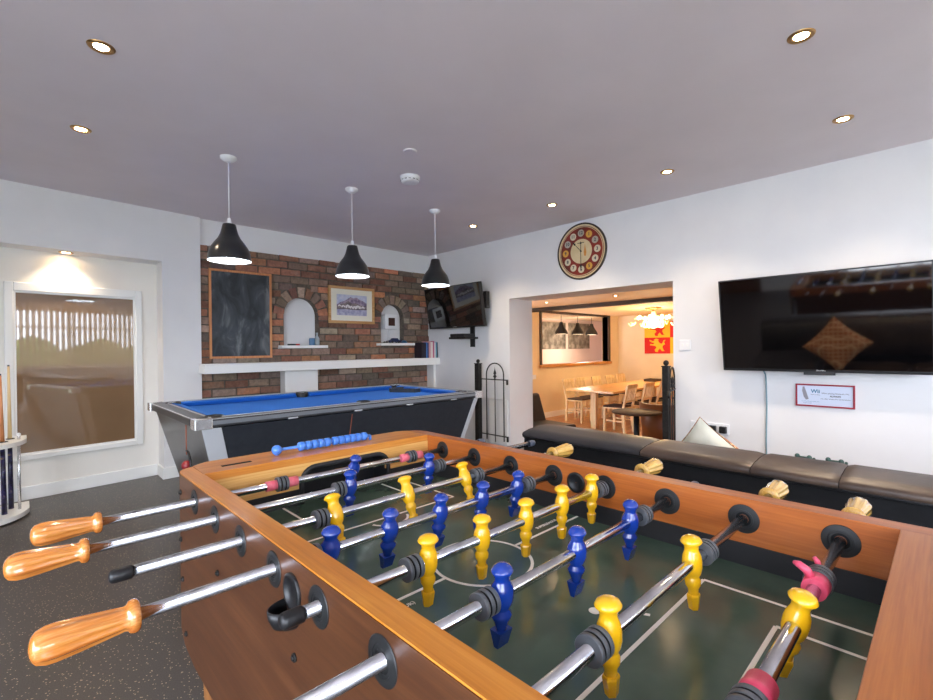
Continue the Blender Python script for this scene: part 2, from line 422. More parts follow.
# mortar bed as a fine grid that leaves the niches open
nx, nz = 144, 74
for i in range(nx):
    xa, xb = BX0+(BX1-BX0)*i/nx, BX0+(BX1-BX0)*(i+1)/nx
    run = None
    for j in range(nz+1):
        za = BZ*j/nz
        inside = j < nz and not any(in_arch((xa+xb)/2, za+BZ/nz/2, n_, .022) for n_ in NI)
        if inside and run is None: run = za
        if not inside and run is not None:
            w.box(xa, xb, BY+.006, BY+.084, run, za); run = None
w.m = 0
row = 0; z = .0
while z < BZ-.02:
    hgt = .0650; x = BX0-(.115 if row % 2 else 0)-random.uniform(0, .02)
    z1_ = min(z+hgt, BZ)
    while x < BX1:
        ln = random.choice([.215, .215, .215, .2, .225])
        xa, xb = max(x, BX0+.002), min(x+ln, BX1)
        # clip against the arch rings
        segs = [(xa, xb)]
        for n_ in NI:
            cx = (n_[0]+n_[1])/2; hw = (n_[1]-n_[0])/2; zs = n_[3]-hw; zm = (z+z1_)/2; ro = hw+.125
            if z1_ < n_[2]+.002: continue
            if zm <= zs: lim = hw+.003
            elif zm < zs+ro: lim = math.sqrt(ro*ro-(zm-zs)**2)
            else: continue
            ns = []
            for a_, b_ in segs:
                if b_ <= cx-lim or a_ >= cx+lim: ns.append((a_, b_))
                else:
                    if a_ < cx-lim: ns.append((a_, cx-lim-.004))
                    if b_ > cx+lim: ns.append((cx+lim+.004, b_))
            segs = ns
        for a_, b_ in segs:
            if b_-a_ > .03:
                w.c = tone(); pz = random.uniform(-.006, .004)
                jj = lambda: random.uniform(-.003, .003)
                y0_ = BY-.006+pz
                w.hexa([(a_+jj(), y0_, z+jj()), (b_+jj(), y0_+jj(), z+jj()), (b_, BY+.03, z), (a_, BY+.03, z), (a_+jj(), y0_+jj(), z1_+jj()), (b_+jj(), y0_, z1_+jj()), (b_, BY+.03, z1_), (a_, BY+.03, z1_)])
        x += ln+.014
    z += .0800; row += 1
for n_ in NI:   # plastered reveal lining of each niche
    cx = (n_[0]+n_[1])/2; hw = (n_[1]-n_[0])/2; zs = n_[3]-hw; w.m = 1
    pth = [(cx-hw, n_[2]-.03)]+[(cx+hw*math.cos(PI-PI*i/28), zs+hw*math.sin(PI-PI*i/28)) for i in range(29)]+[(cx+hw, n_[2]-.03)]
    pto = [(cx-hw-.045, n_[2]-.03)]+[(cx+(hw+.045)*math.cos(PI-PI*i/28), zs+(hw+.045)*math.sin(PI-PI*i/28)) for i in range(29)]+[(cx+hw+.045, n_[2]-.03)]
    for i in range(len(pth)-1):
        w.prism([pth[i], pth[i+1], pto[i+1], pto[i]], 'xz', BY-.001, BY+.0845)
w.m = 0
for n_ in NI:   # arch voussoirs
    cx = (n_[0]+n_[1])/2; hw = (n_[1]-n_[0])/2; zs = n_[3]-hw; nv = 9
    for i in range(nv):
        a0 = PI*i/nv+.025; a1 = PI*(i+1)/nv-.025; ri, ro = hw+.002, hw+.118
        w.c = tone(); y0_ = BY-.008+random.uniform(-.004, .004)
        P_ = lambda a, r, y: (cx+r*math.cos(a), y, zs+r*math.sin(a))
        b0 = (a0+.03, a1-.03)
        w.hexa([P_(a0, ri, y0_), P_(a1, ri, y0_), P_(a1, ri, BY+.03), P_(a0, ri, BY+.03), P_(a0+.02, ro, y0_), P_(a1-.02, ro, y0_), P_(a1, ro, BY+.03), P_(a0, ro, BY+.03)])
struct(w, 'wall_brick', [M['brick'], M['mortar']], attr='brick_tone')
w = MB().box(BX0, BX1, BY-.004, 5.5, BZ, HC+.05)
w.box(BX0, BX1, BY+.085, 5.5, 0, BZ)
struct(w, 'wall_back', M['wall'])
for i, (n_, sx) in enumerate(((NI[0], (2.052, 2.585)), (NI[1], (3.305, 3.845)))):
    zz = n_[2]
    o = MB().box(sx[0], sx[1], 4.975, BY+.07, zz-.032, zz).build('niche_shelf', M['white'], bevel=.003)
    tag(o, ['white painted shelf across the arched niche beside the chalkboard', 'white painted shelf under the small arched niche holding the wall-mounted unit'][i], 'shelf')

# mantel and its legs
mt = thing('mantel_shelf', (2.7, 4.97, 0), 'long white painted mantel running along the brick wall', 'mantel')
MB().box(1.262, 4.168, 4.845, 5.075, .955, 1.048).build('shelf_board', M['white'], mt, True, bevel=.004)
MB().box(2.066, 2.44, 4.945, 5.075, 0, .955).build('support_panel', M['white'], mt, True, bevel=.003)
MB().box(4.125, 4.168, 4.93, 5.075, 0, .955).build('support_panel', M['white'], mt, True, bevel=.003)

# ------------------------------------------------------------------ foosball table
ZT = .879; X0, X1 = .3245, 1.0245; Y0, Y1 = .0556, 1.2606
FT = thing('foosball_table', (.675, .66, 0), 'large wooden table football table with chrome rods and blue and yellow players', 'foosball table')
# long rails and skins
def railpoly(xa, xb, flip):
    if not flip: return [(xa, -.08), (xb, -.08), (xb, 1.2606), (.3235, 1.2606), (.3235, 1.363), (.302, 1.352), (.290, 1.337), (xa, 1.318)]
    return [(xa, -.08), (xb, -.08), (xb, 1.318), (1.060, 1.342), (1.046, 1.362), (1.026, 1.374), (1.0255, 1.2606), (xa, 1.2606)]
p = MB().prism(railpoly(.2862, X0, False), 'xy', .79, ZT)
rail1 = p.build('side_rail', M['railwood'], FT, True, bevel=.0012)
p = MB().prism(railpoly(X1, 1.066, True), 'xy', .79, ZT)
rail2 = p.build('side_rail', M['innerwood'], FT, True, bevel=.0012)
# outer side panels with a cut lower corner
prof = [(-.08, .879-.0025), (1.317, .879-.0025), (1.317, .50), (1.285, .47), (1.20, .455), (.08, .455), (-.06, .47), (-.08, .50)]
sp = MB().prism(prof, 'yz', .2845, .286).build('side_panel', M['walnut'], FT, True)
MB().prism([(-.08, .789), (1.317, .789), (1.317, .50), (1.285, .47), (1.20, .455), (.08, .455), (-.06, .47), (-.08, .50)], 'yz', .286, .31).build('panel_core', M['walnut'], FT, True)
sp2 = MB().prism([(-.08, .789), (1.317, .789), (1.317, .50), (1.285, .47), (1.20, .455), (.08, .455), (-.06, .47), (-.08, .50)], 'yz', 1.044, 1.066).build('side_panel', M['walnut'], FT, True)
# end boards
e = MB().prism([(.3245, Y1), (X1, Y1), (1.0245, 1.376), (1.008, 1.388), (.985, 1.395), (.365, 1.395), (.342, 1.382), (.3250, 1.366)], 'xy', ZT-.02, ZT)
eb = e.build('end_board', M['endwood'], FT, True, bevel=.0012)
GX0, GX1 = .565, .86
arch = [(GX1, .79), (GX1, .805)]+[(GX1-.045+.045*math.cos(R(a)), .805+.045*math.sin(R(a))) for a in range(15, 91, 15)]
arch += [(GX0+.045+.045*math.cos(R(a)), .805+.045*math.sin(R(a))) for a in range(90, 166, 15)]+[(GX0, .805), (GX0, .79)]
MB().prism([(X0, .79), (X0, ZT-.02), (X1, ZT-.02), (X1, .79)]+arch, 'xz', Y1, Y1+.02).build('end_lining', M['lightend'], FT, True)
MB().box(.33, 1.02, 1.37, 1.392, .47, ZT-.021).build('end_panel', M['walnut'], FT, True)
MB().box(.33, 1.02, -.078, -.06, .47, ZT-.061).build('end_panel', M['walnut'], FT, True)
MB().box(X0, X1, -.08, Y0, ZT-.06, ZT+.0003).build('end_board', M['nearend'], FT, True, bevel=.0012)
# coin slot in the far end board
MB().box(.378, .452, 1.303, 1.317, ZT-.001, ZT+.0008).build('coin_slot', M['dark'], FT, True)
# goal: black arched moulding and its pocket
g = MB()
path = [(GX0+.003, .749), (GX0+.003, .80)]+[(GX0+.045+.042*math.cos(R(a)), .805+.042*math.sin(R(a))) for a in range(180, 89, -15)]+[(GX1-.045+.042*math.cos(R(a)), .805+.042*math.sin(R(a))) for a in range(90, -1, -15)]+[(GX1-.003, .749)]
g.tube([(x, Y1-.004, z) for x, z in path], .0065, 8)
inner = [(GX0, .745), (GX0, .86), (GX1, .86), (GX1, .745)]
gm = g.build('goal_frame', M['blacksoft'], FT, True)
g = MB().box(GX0, GX1, Y1+.09, Y1+.1, .74, .855).box(GX0-.004, GX0, Y1+.0205, Y1+.1, .74, .855).box(GX1, GX1+.004, Y1+.0205, Y1+.1, .74, .855).box(GX0, GX1, Y1+.021, Y1+.1, .853, .857)
g.build('goal_pocket', M['blacksoft'], FT, True)
# playing field, cushions and painted lines
ZF = .748
MB().box(X0, X1, Y0, Y1+.1, ZF-.012, ZF).build('playing_field', M['field'], FT, True)
c = MB()
for (xa, xb, ya, yb) in ((X0, X0+.003, Y0, Y1), (X1-.003, X1, Y0, Y1), (X0, GX0, Y1-.003, Y1), (GX1, X1, Y1-.003, Y1), (X0, X1, Y0, Y0+.003)):
    c.box(xa, xb, ya, yb, ZF, .7905)
c.box(X0-.03, X0, Y0, Y1, ZF-.03, .789).box(X1, X1+.02, Y0, Y1, ZF-.03, .789).box(X0, GX0, Y1, Y1+.02, ZF-.01, .79).box(GX1, X1, Y1, Y1+.02, ZF-.01, .79).box(X0, X1, Y0-.01, Y0, ZF-.02, .815)
c.build('cushion_strip', M['blacksoft'], FT, True)
mk = MB(); zz0, zz1 = ZF, ZF+.0006; cx = .6745; cy = .658; lw = .0062
def seg(xa, ya, xb, yb, w_=lw):
    a, b_ = Vector((xa, ya)), Vector((xb, yb)); d_ = (b_-a).normalized(); n_ = Vector((-d_.y, d_.x))*w_/2
    mk.prism([tuple(a+n_), tuple(a-n_), tuple(b_-n_), tuple(b_+n_)], 'xy', zz0, zz1)
def ring(x, y, r, a0=0, a1=2*PI, n=48):
    for i in range(n):
        t0, t1 = a0+(a1-a0)*i/n, a0+(a1-a0)*(i+1)/n
        q = [(x+(r+s_*lw/2)*math.cos(t), y+(r+s_*lw/2)*math.sin(t)) for t, s_ in ((t0, 1), (t0, -1), (t1, -1), (t1, 1))]
        mk.prism(q, 'xy', zz0, zz1)
seg(X0+.003, cy, cx-.098, cy); seg(cx+.098, cy, X1-.003, cy); ring(cx, cy, .1)
for s_ in (-1, 1):
    ye = Y0+.003 if s_ < 0 else Y1-.003; yb_ = Y0+.26 if s_ < 0 else Y1-.26; yg = Y0+.13 if s_ < 0 else Y1-.13
    for hx, yy in ((.232, yb_), (.158, yg)):
        seg(cx-hx, ye, cx-hx, yy); seg(cx+hx, ye, cx+hx, yy); seg(cx-hx, yy, cx+hx, yy)
    a0 = .35 if s_ < 0 else PI+.35
    ring(cx, yb_, .055, a0, a0+PI-.7, 24)
    mk.cyl((cx, yb_-s_*.088, zz0), (cx, yb_-s_*.088, zz1), .0095)
mk.build('pitch_markings', M['mark'], FT, True)
fw = wloc(FT)
text('SUPERLEAGUE', .0125, M['mark'], FT, Vector((.925, .683, ZF+.0004))-fw, (0, 0, 0))
text('(UK)', .0125, M['mark'], FT, Vector((.47, .633, ZF+.0004))-fw, (0, 0, 0))
# legs
for (x, y) in ((.34, 1.13), (.34, .03), (1.01, 1.13), (1.01, .03)):
    lg = MB().hexa([(x-.03, y-.045, .02), (x+.03, y-.045, .02), (x+.03, y+.035, .02), (x-.03, y+.035, .02), (x-.045, y-.06, .4545), (x+.045, y-.06, .4545), (x+.045, y+.05, .4545), (x-.045, y+.05, .4545)])
    lo = lg.build('leg', M['legwood'], FT, True, bevel=.003)
    MB().cyl((x, y-.005, 0), (x, y-.005, .0205), .025).build('foot', M['black'], lo, True)
MB().box(.311, 1.043, -.055, 1.29, .456, .475).build('bottom_panel', M['walnut'], FT, True)
# bolts on the near side
for (y, z) in ((1.016, .735), (.658, .735), (1.303, .835), (1.303, .72), (1.29, .627), (1.265, .505), (.45, .62)):
    MB().cyl((.2848, y, z), (.2815, y, z), .0065, n=14).cyl((.2815, y, z), (.279, y, z), .0045, .003, n=10).build('bolt', M['iron'], sp, True)
# ball inlet scoop on the near side
Xr = Matrix.Translation((.2845, .663, .828)) @ Matrix.Rotation(-PI/2, 4, 'Y')
sc = MB().lathe([(.0275, 0), (.0275, .003), (.0255, .0042), (.0205, .0042), (.0195, .0008), (.0005, .0005)], 36, Xr).build('ball_inlet', M['black'], sp, True)
vs = []; fs = []; n = 16
for (k1, z_) in ((1., .8115), (.98, .800), (.80, .786), (.45, .779), (.02, .778), (.02, .7795), (.42, .7805), (.74, .7875), (.90, .800), (.92, .8115)):
    for i in range(n+1):
        a = PI*i/n; vs.append((.2840-.036*k1*math.sin(a), .663+.0235*k1*math.cos(a), z_))
for k_ in range(9):
    for i in range(n): fs.append((k_*(n+1)+i, k_*(n+1)+i+1, (k_+1)*(n+1)+i+1, (k_+1)*(n+1)+i))
for i in range(n): fs.append((i, i+1, 9*(n+1)+i+1, 9*(n+1)+i))
MB().add(vs, fs, True).build('scoop', M['black'], sc, True)
# inner ball hole on the far rail
Xr = Matrix.Translation((X1, .663, .833)) @ Matrix.Rotation(-PI/2, 4, 'Y')
MB().lathe([(.026, 0), (.026, .003), (.019, .0035), (.017, .001), (.001, .0006)], 32, Xr).build('ball_hole', M['black'], rail2, True)
# score counter
zb = ZT+.0145; yb = 1.332
sc = MB().cyl((.525, yb, zb), (.838, yb, zb), .0042, n=14).build('score_rod', M['beads'], FT, True)
bx = []
bead = MB().lathe([(.006, -.0102), (.0105, -.0096), (.0132, -.0070), (.0132, .0070), (.0105, .0096), (.006, .0102)], 20, Matrix.Rotation(PI/2, 4, 'Y'), caps=True)
sw = wloc(sc)
b0 = None
for i in range(11):
    x = .603+.0205*i + (.006 if i > 4 else 0)
    if b0 is None: b0 = bead.build('score_bead', M['beads'], sc); o = b0
    else: o = b0.copy(); COL.objects.link(o); o.parent = sc
    o.location = Vector((x, yb, zb))-sw
MB().ball((.53, yb, zb), .0145, 20).cyl((.53, yb, ZT), (.53, yb, zb), .006).build('end_knob', M['beads'], sc, True)
MB().cyl((.838, yb, ZT), (.838, yb, zb), .005).build('end_post', M['beads'], sc, True)

# --- rods and players
def player(kind):
    p = MB()
    if kind == 'blue':
        p.lathe([(.0004, .0435), (.006, .0428), (.011, .0395), (.0142, .0345), (.0146, .0325), (.0122, .0285), (.0098, .0225), (.0102, .0190),
                 (.0140, .0120), (.0156, .004), (.0156, -.005), (.0138, -.0135), (.0098, -.0200), (.0098, -.0212), (.0134, -.0265), (.0134, -.0300), (.0118, -.034), (.0072, -.0455), (.0072, -.0500), (.002, -.0505)][::-1], 28, None, 1.17, 1.02)
        q = [(.0125, .0098, -.0485), (.0108, .0035, -.072)]
        p.hexa([(-q[1][0], -q[1][1], q[1][2]), (q[1][0], -q[1][1], q[1][2]), (q[1][0], q[1][1], q[1][2]), (-q[1][0], q[1][1], q[1][2]),
                (-q[0][0], -q[0][1], q[0][2]), (q[0][0], -q[0][1], q[0][2]), (q[0][0], q[0][1], q[0][2]), (-q[0][0], q[0][1], q[0][2])])
    else:
        p.lathe([(.0004, .0430), (.008, .0425), (.0145, .0395), (.0178, .0345), (.0172, .0325), (.0125, .0285), (.0112, .0225), (.0118, .0195),
                 (.0150, .0120), (.0162, .004), (.0160, -.006), (.0140, -.0145), (.0102, -.0205), (.0104, -.0215), (.0128, -.0265), (.0124, -.0330), (.0090, -.0385), (.0080, -.0455), (.0085, -.0490), (.002, -.0495)][::-1], 28, None, 1., .9)
        p.lathe([(.0075, -.0715), (.0095, -.0700), (.0128, -.0500), (.0118, -.0475), (.006, -.047)], 6, Matrix.Rotation(R(10), 4, 'Z'), 1., .8, smooth=False, caps=True)
    o = p.build('player_figure', M[kind], FT)
    return o
pl = {k_: player(k_) for k_ in ('blue', 'yellow')}
used = set()
AX = Matrix.Rotation(PI/2, 4, 'Y')
bumpm = MB().lathe([(.0088, -.0140), (.0174, -.0136), (.0182, -.0126), (.0182, -.0078), (.0174, -.0070), (.0130, -.0070), (.0130, -.0038), (.0174, -.0038), (.0182, -.0030), (.0182, .0020), (.0174, .0028), (.0130, .0028), (.0130, .0060), (.0174, .0060), (.0182, .0068), (.0182, .0122), (.0174, .0132), (.0088, .0138)], 32, AX)
for fi in range(len(bumpm.f)):
    if fi//32 in (4, 5, 6, 10, 11, 12): bumpm.mi[fi] = 1
    if fi//32 in (0, 1, 4, 6, 8, 10, 12, 14, 15, 16): bumpm.sm[fi] = False
bump0 = bumpm.build('bumper', [M['greyrubber'], M['dark']], FT)
flange = MB().lathe([(.0088, -.0005), (.0275, -.0005), (.0280, .0008), (.0270, .0018), (.0180, .0026), (.0172, .0016), (.0135, .0018), (.0130, .0005), (.0088, .0005)], 40, AX)
for fi in range(len(flange.f)):
    if fi//40 in (6, 7): flange.mi[fi] = 1
    if fi//40 in (2, 3, 4, 5, 6): flange.sm[fi] = False
flange0 = flange.build('rod_bearing', [M['bearing'], M['dark']], rail1)
hp = [(.0088, 0), (.0185, .0005), (.0208, .004), (.0210, .008), (.0195, .0125), (.0160, .0145), (.0152, .018), (.0162, .026), (.0182, .045), (.0206, .068), (.0222, .088), (.0218, .098), (.0185, .1075), (.0125, .1125), (.005, .1145), (.0005, .1148)]
hp = [(r_, z_*.925) for r_, z_ in hp]
hnd = MB().lathe(hp, 64, AX, flute=(6, 11, 9, .11))
hnd0 = hnd.build('handle', M['handle'], FT)
capm = MB().lathe([(.0088, 0), (.0102, 0), (.0108, .002), (.0108, .022), (.0098, .0265), (.007, .029), (.0005, .0298)], 24, AX)
cap0 = capm.build('end_cap', M['black'], FT)
protos = {'bump': bump0, 'fl': flange0, 'hnd': hnd0, 'cap': cap0}
def put(key, parent, loc, rz=0, mat_=None, label=None, name=None):
    src = protos[key] if key in protos else pl[key]
    if key in used:
        o = src.copy(); COL.objects.link(o)
    else: o = src; used.add(key)
    if mat_ is not None and o.data.materials[0] != mat_:
        o.data = o.data.copy() if len(o.data.materials) and False else o.data
        o.material_slots[0].link = 'OBJECT'; o.material_slots[0].material = mat_
    elif mat_ is None and o.material_slots[0].link == 'OBJECT':
        o.material_slots[0].link = 'DATA'
    o.parent = parent; o.location = loc; o.rotation_euler = (0, 0, rz)
    if label: o['label'] = label
    return o
ROD = .8385; RY = [Y0+1.205-.079-.15*k_ for k_ in range(8)]
# team, player xs, bumper xs, tilt, near end x, near fitting, far end x, far fitting
rods = [
 ('blue',   [.688], [.482, .893], 22, .119, 'h', 1.215, 'c'),
 ('blue',   [.590, .842], [.560, .880], 4, .086, 'h', 1.315, 'c'),
 ('yellow', [.470, .656, .842], [.437, .885], -22, .125, 'c', 1.222, 'h'),
 ('blue',   [.379, .500, .625, .749, .872], [.346, .912], 9, .111, 'h', 1.105, 'c'),
 ('yellow', [.471, .595, .720, .843, .964], [.438, 1.000], 1, .262, 'c', 1.215, 'h'),
 ('blue',   [.480, .667, .854], [.446, .905], 2, .120, 'h', 1.185, 'c'),
 ('yellow', [.503, .760], [.470, .815], -2, .22, 'c', 1.205, 'h'),
 ('yellow', [.683], [.487, .833], 13, .22, 'c', 1.175, 'h'),
]
for k_, (team, xs, bs, tilt, xn, fn, xf, ff) in enumerate(rods):
    y = RY[k_]
    r = MB().cyl((xn-.01, 0, 0), (xf+.01, 0, 0), .0086, n=28).build('rod', M['chrome'], FT)
    r.location = Vector((0, y, ROD))-fw; r.rotation_euler = (R(tilt), 0, 0)
    for x in xs: put(team, r, (x, 0, 0))
    for x in bs: put('bump', r, (x, 0, 0))
    if fn == 'h': put('hnd', r, (xn, 0, 0), PI, label='orange varnished wooden handle')
    else: put('cap', r, (xn, 0, 0), PI)
    if ff == 'h': put('hnd', r, (xf, 0, 0), 0, M['handley'], label='pale yellow varnished wooden handle')
    else: put('cap', r, (xf-.02, 0, 0), 0, M['capgrey'] if k_ in (0, 1, 5) else None)
    o = put('fl', rail1, Vector((.2845, y, ROD))-wloc(rail1), PI)
    o = put('fl', rail2, Vector((X1, y, ROD))-wloc(rail2), PI)
    if k_ == 0:
        for x, sgn in ((.482, -1), (.893, 1)):
            MB().cyl((x-.040, 0, 0), (x-.012, 0, 0), .0122, n=20).build('tape', M['tape'], r)
            MB().cyl((x+.012, 0, 0), (x+.040, 0, 0), .0125, n=20).build('tape', M['tape'], r)
    if k_ == 7:
        MB().lathe([(.0084, .500), (.0150, .5), (.0150, .505), (.0162, .506), (.0162, .516), (.015, .517), (.015, .535), (.0084, .535)], 24, AX).build('tape', M['pinkhot'], r)
        tp = MB().cyl((.792, 0, 0), (.820, 0, 0), .0150, .0165, n=22)
        tp.tube([(.803, .008, .012), (.800, .014, .020), (.798, .024, .024), (.802, .030, .022)], [.006, .006, .005, .003], 8)
        tp.build('tape', M['pinkhot'], r)
        MB().cyl((.846, 0, 0), (.856, 0, 0), .012, n=18).build('tape', M['pinkhot'], r)
        MB().tube([(.850, .005, .010), (.852, .010, .018), (.850, .014, .022)], [.004, .004, .003], 8).build('tape_end', M['pinkhot'], r)

# ------------------------------------------------------------------ pool table
PT = thing('pool_table', (1.80, 3.455, 0), 'black pool table with blue cloth and silver corner legs', 'pool table')
px0, px1, py0, py1, pz = .69, 2.915, 2.83, 4.08, .80
def tap(z): return .02+.25*(.745-z)
# tapered cabinet
def corner(z): t_ = tap(z); return [(px0+.02+t_, py0+t_), (px1-.02-t_, py0+t_), (px1-.02-t_, py1-t_), (px0+.02+t_, py1-t_)]
lo, hi = corner(.10), corner(.745)
pts = [(x, y, .10) for x, y in lo]+[(x, y, .745) for x, y in hi]
cb = MB()
cb.add(pts, [(3, 2, 1, 0), (4, 5, 6, 7)]); cb.add(pts, [(0, 1, 5, 4), (2, 3, 7, 6)])
cb.m = 1; cb.add(pts, [(1, 2, 6, 5), (3, 0, 4, 7)])
cabinet = cb.build('cabinet', [M['poolblack'], M['poolgrey']], PT, True)
# seam line on the side, coin mech and cue-ball return on the end
def side_pt(x, z, out=.002): return (x, py0+tap(z)-out, z)
MB().box(-.003, .003, -.001, .002, -.3, .3, ).build('side_seam', mat('copper_seam', (150, 84, 62), .5), PT, loc=Vector((1.655, py0+tap(.44)-.001, .44))-wloc(PT), rot=(math.atan(.25), 0, 0))
ex = lambda z: px0+.02+tap(z)
MB().tube([(.702, 3.08, .752), (.702, 3.08, .65), (.702, 3.075, .575)], .0035, 8).build('hanging_cord', mat('rust_cord', (150, 90, 70), .6), PT, True)
MB().tube([(.700, 3.072, .60), (.700, 3.03, .60), (.702, 2.995, .56), (.704, 2.99, .50), (.704, 3.02, .46)], .006, 8).build('cord_loop', M['black'], PT, True)
tag(MB().ball((.70, 3.07, .515), .028, 18).build('tassel_ball', mat('dark_red_ball', (140, 40, 44), .3), PT, True), 'dark red ball on a cord')
# aluminium corner legs
for (xa, ya, sx_, sy_) in ((px0, py0, 1, 1), (px1, py0, -1, 1), (px0, py1, 1, -1), (px1, py1, -1, -1)):
    def cp(z, u, v_, o_): t_ = tap(z)-o_; return (xa+sx_*(.02+t_+u), ya+sy_*(t_+v_), z)
    def panel(mb, ua, ub, va, vb, o_):
        ps = []
        for z in (.08, .745):
            q = [cp(z, ua, va, o_), cp(z, ub, va, o_), cp(z, ub, vb, o_), cp(z, ua, vb, o_)]
            ps += q
        mb.hexa(ps)
    lg = MB(); panel(lg, 0 if sy_ > 0 else .03, .10 if sx_ > 0 else .045, 0, .012, .006 if sy_ > 0 else .001)
    lo_ = lg.build('leg', M['alu'], PT, True, bevel=.003)
    cx_, cy_, _ = cp(.08, .07, .07, 0)
    MB().cyl((cx_, cy_, 0), (cx_, cy_, .1), .03).build('foot', M['black'], PT, True)
# rail frame: dark top with slanted outer skirt
fr = MB()
rw = .115
def rails(mb, o0, o1, z0, z1):
    mb.box(px0+o0, px1-o0, py0+o0, py0+o1, z0, z1).box(px0+o0, px1-o0, py1-o1, py1-o0, z0, z1)
    mb.box(px0+o0, px0+o1, py0+o1, py1-o1, z0, z1).box(px1-o1, px1-o0, py0+o1, py1-o1, z0, z1)
rails(fr, .0, rw, .752, .798)
fr.build('top_rail', mat('charcoal_rail', (52, 52, 54), .3), PT, True, bevel=.008, seg=3)
tr = MB(); rails(tr, .088, .094, .790, .8005); rails(tr, .004, .010, .790, .7995)
tr.build('rail_trim', M['alu'], PT, True)
MB().box(px0+.085, px1-.085, py0-.0015, py0+.004, .766, .788).build('rail_fascia', mat('grey_metal_fascia', (128, 132, 138), .35, .5), PT, True)
MB().box(px0+rw-.002, px1-rw+.002, py0+rw-.002, py1-rw+.002, .74, .762).build('cloth_bed', M['clothblue'], PT, True)
# cushions with blue cloth, broken at the pockets
cu = MB(); hx = (px0+px1)/2; a_, b__ = rw-.005, rw+.045
for ya, yb_, s_ in ((py0+a_, py0+b__, 1), (py1-a_, py1-b__, -1)):
    for xa, xb in ((px0+a_+.06, hx-.055), (hx+.055, px1-a_-.06)):
        cu.hexa([(xa, ya, .762), (xb, ya, .762), (xb, yb_-s_*.015, .765), (xa, yb_-s_*.015, .765), (xa, ya, .801), (xb, ya, .801), (xb-.02, yb_, .793), (xa+.02, yb_, .793)])
for xa, xb, s_ in ((px0+a_, px0+b__, 1), (px1-a_, px1-b__, -1)):
    ya, yb_ = py0+a_+.06, py1-a_-.06
    cu.hexa([(xa, ya, .762), (xa, yb_, .762), (xb-s_*.015, yb_, .765), (xb-s_*.015, ya, .765), (xa, ya, .801), (xa, yb_, .801), (xb, yb_-.02, .793), (xb, ya+.02, .793)])
cu.build('cushion', M['clothblue'], PT, True, bevel=.003)
for (x, y) in ((px0+rw+.014, py0+rw+.014), (hx, py0+rw+.004), (px1-rw-.014, py0+rw+.014), (px0+rw+.014, py1-rw-.014), (hx, py1-rw-.004), (px1-rw-.014, py1-rw-.014)):
    MB().lathe([(.046, -.05), (.050, .0), (.050, .0365), (.044, .038), (.042, .03), (.040, -.045), (.001, -.048)], 28, Matrix.Translation((x, y, .766))).build('pocket', M['black'], PT, True)
for (xa, ya) in ((px0, py0), (px1, py0), (px0, py1), (px1, py1)):
    sx_ = 1 if xa == px0 else -1; sy_ = 1 if ya == py0 else -1
    c_ = MB().prism([(xa-sx_*.006, ya-sy_*.006), (xa+sx_*.085, ya-sy_*.006), (xa+sx_*.085, ya+sy_*.02), (xa+sx_*.02, ya+sy_*.05), (xa+sx_*.02, ya+sy_*.085), (xa-sx_*.006, ya+sy_*.085)], 'xy', .746, .8015)
    c_.build('corner_cap', M['polished'], PT, True, bevel=.006)
for x in (1.2, 1.66, 2.1, 2.55):
    MB().box(x, x+.06, py0-.003, py0+.004, .752, .760).build('trim_clip', M['alu'], PT, True)
tr = MB()
def tri(r, z0, z1, mb, r2):
    o_ = [(r*math.cos(R(90+120*i+a)), r*math.sin(R(90+120*i+a))) for i in range(3) for a in (-12, 12)]
    i_ = [(x*r2, y*r2) for x, y in o_]
    for k_ in range(6):
        j = (k_+1) % 6
        mb.prism([o_[k_], o_[j], i_[j], i_[k_]], 'xy', z0, z1)
tri(.17, 0, .036, tr, .88)
o = tr.build('ball_triangle', M['poolblack'], loc=(2.72, 3.66, .7625), rot=(0, 0, R(62)), bevel=.003)
tag(o, 'grey plastic ball triangle lying on the blue pool cloth', 'triangle rack')

# ------------------------------------------------------------------ pendant lamps over the pool table
def pendant(loc, label, cordlen=.0, sc_=1.):
    t_ = thing('pendant_lamp', loc, label, 'pendant lamp', 0, 'black bell pendants over the pool table')
    sh = MB().lathe([(.134, 0), (.1335, .012), (.128, .05), (.114, .088), (.093, .120), (.070, .150), (.056, .180), (.047, .212), (.042, .238), (.038, .246), (.012, .250)], 48).build('lamp_shade', M['shade'], t_)
    MB().lathe([(.1325, .001), (.132, .012), (.126, .05), (.112, .087), (.091, .118), (.068, .148), (.05, .18), (.03, .2)], 48).build('shade_lining', M['shadein'], sh)
    MB().cyl((0, 0, .25), (0, 0, .285), .016, .010).build('cord_grip', M['socket'], t_)
    MB().cyl((0, 0, .28), (0, 0, HC-loc[2]-.02), .0035, n=10).build('cord', M['socket'], t_)
    MB().lathe([(.05, -.0), (.05, .012), (.03, .03), (.008, .034)][::-1], 28, Matrix.Translation((0, 0, HC-loc[2])) @ Matrix.Rotation(PI, 4, 'X')).build('ceiling_rose', M['socket'], t_)
    MB().ball((0, 0, .055), .045, 20).cyl((0, 0, .09), (0, 0, .16), .02).build('bulb', M['bulbcool'], t_)
    return t_
pendant((1.03, 3.34, 1.775), 'black bell pendant nearest the chalkboard, leftmost of the three over the pool table')
pendant((1.955, 3.34, 1.765), 'black bell pendant hanging in front of the framed watercolour, middle one over the pool table')
pendant((2.83, 3.34, 1.765), 'black bell pendant hanging in front of the corner television')

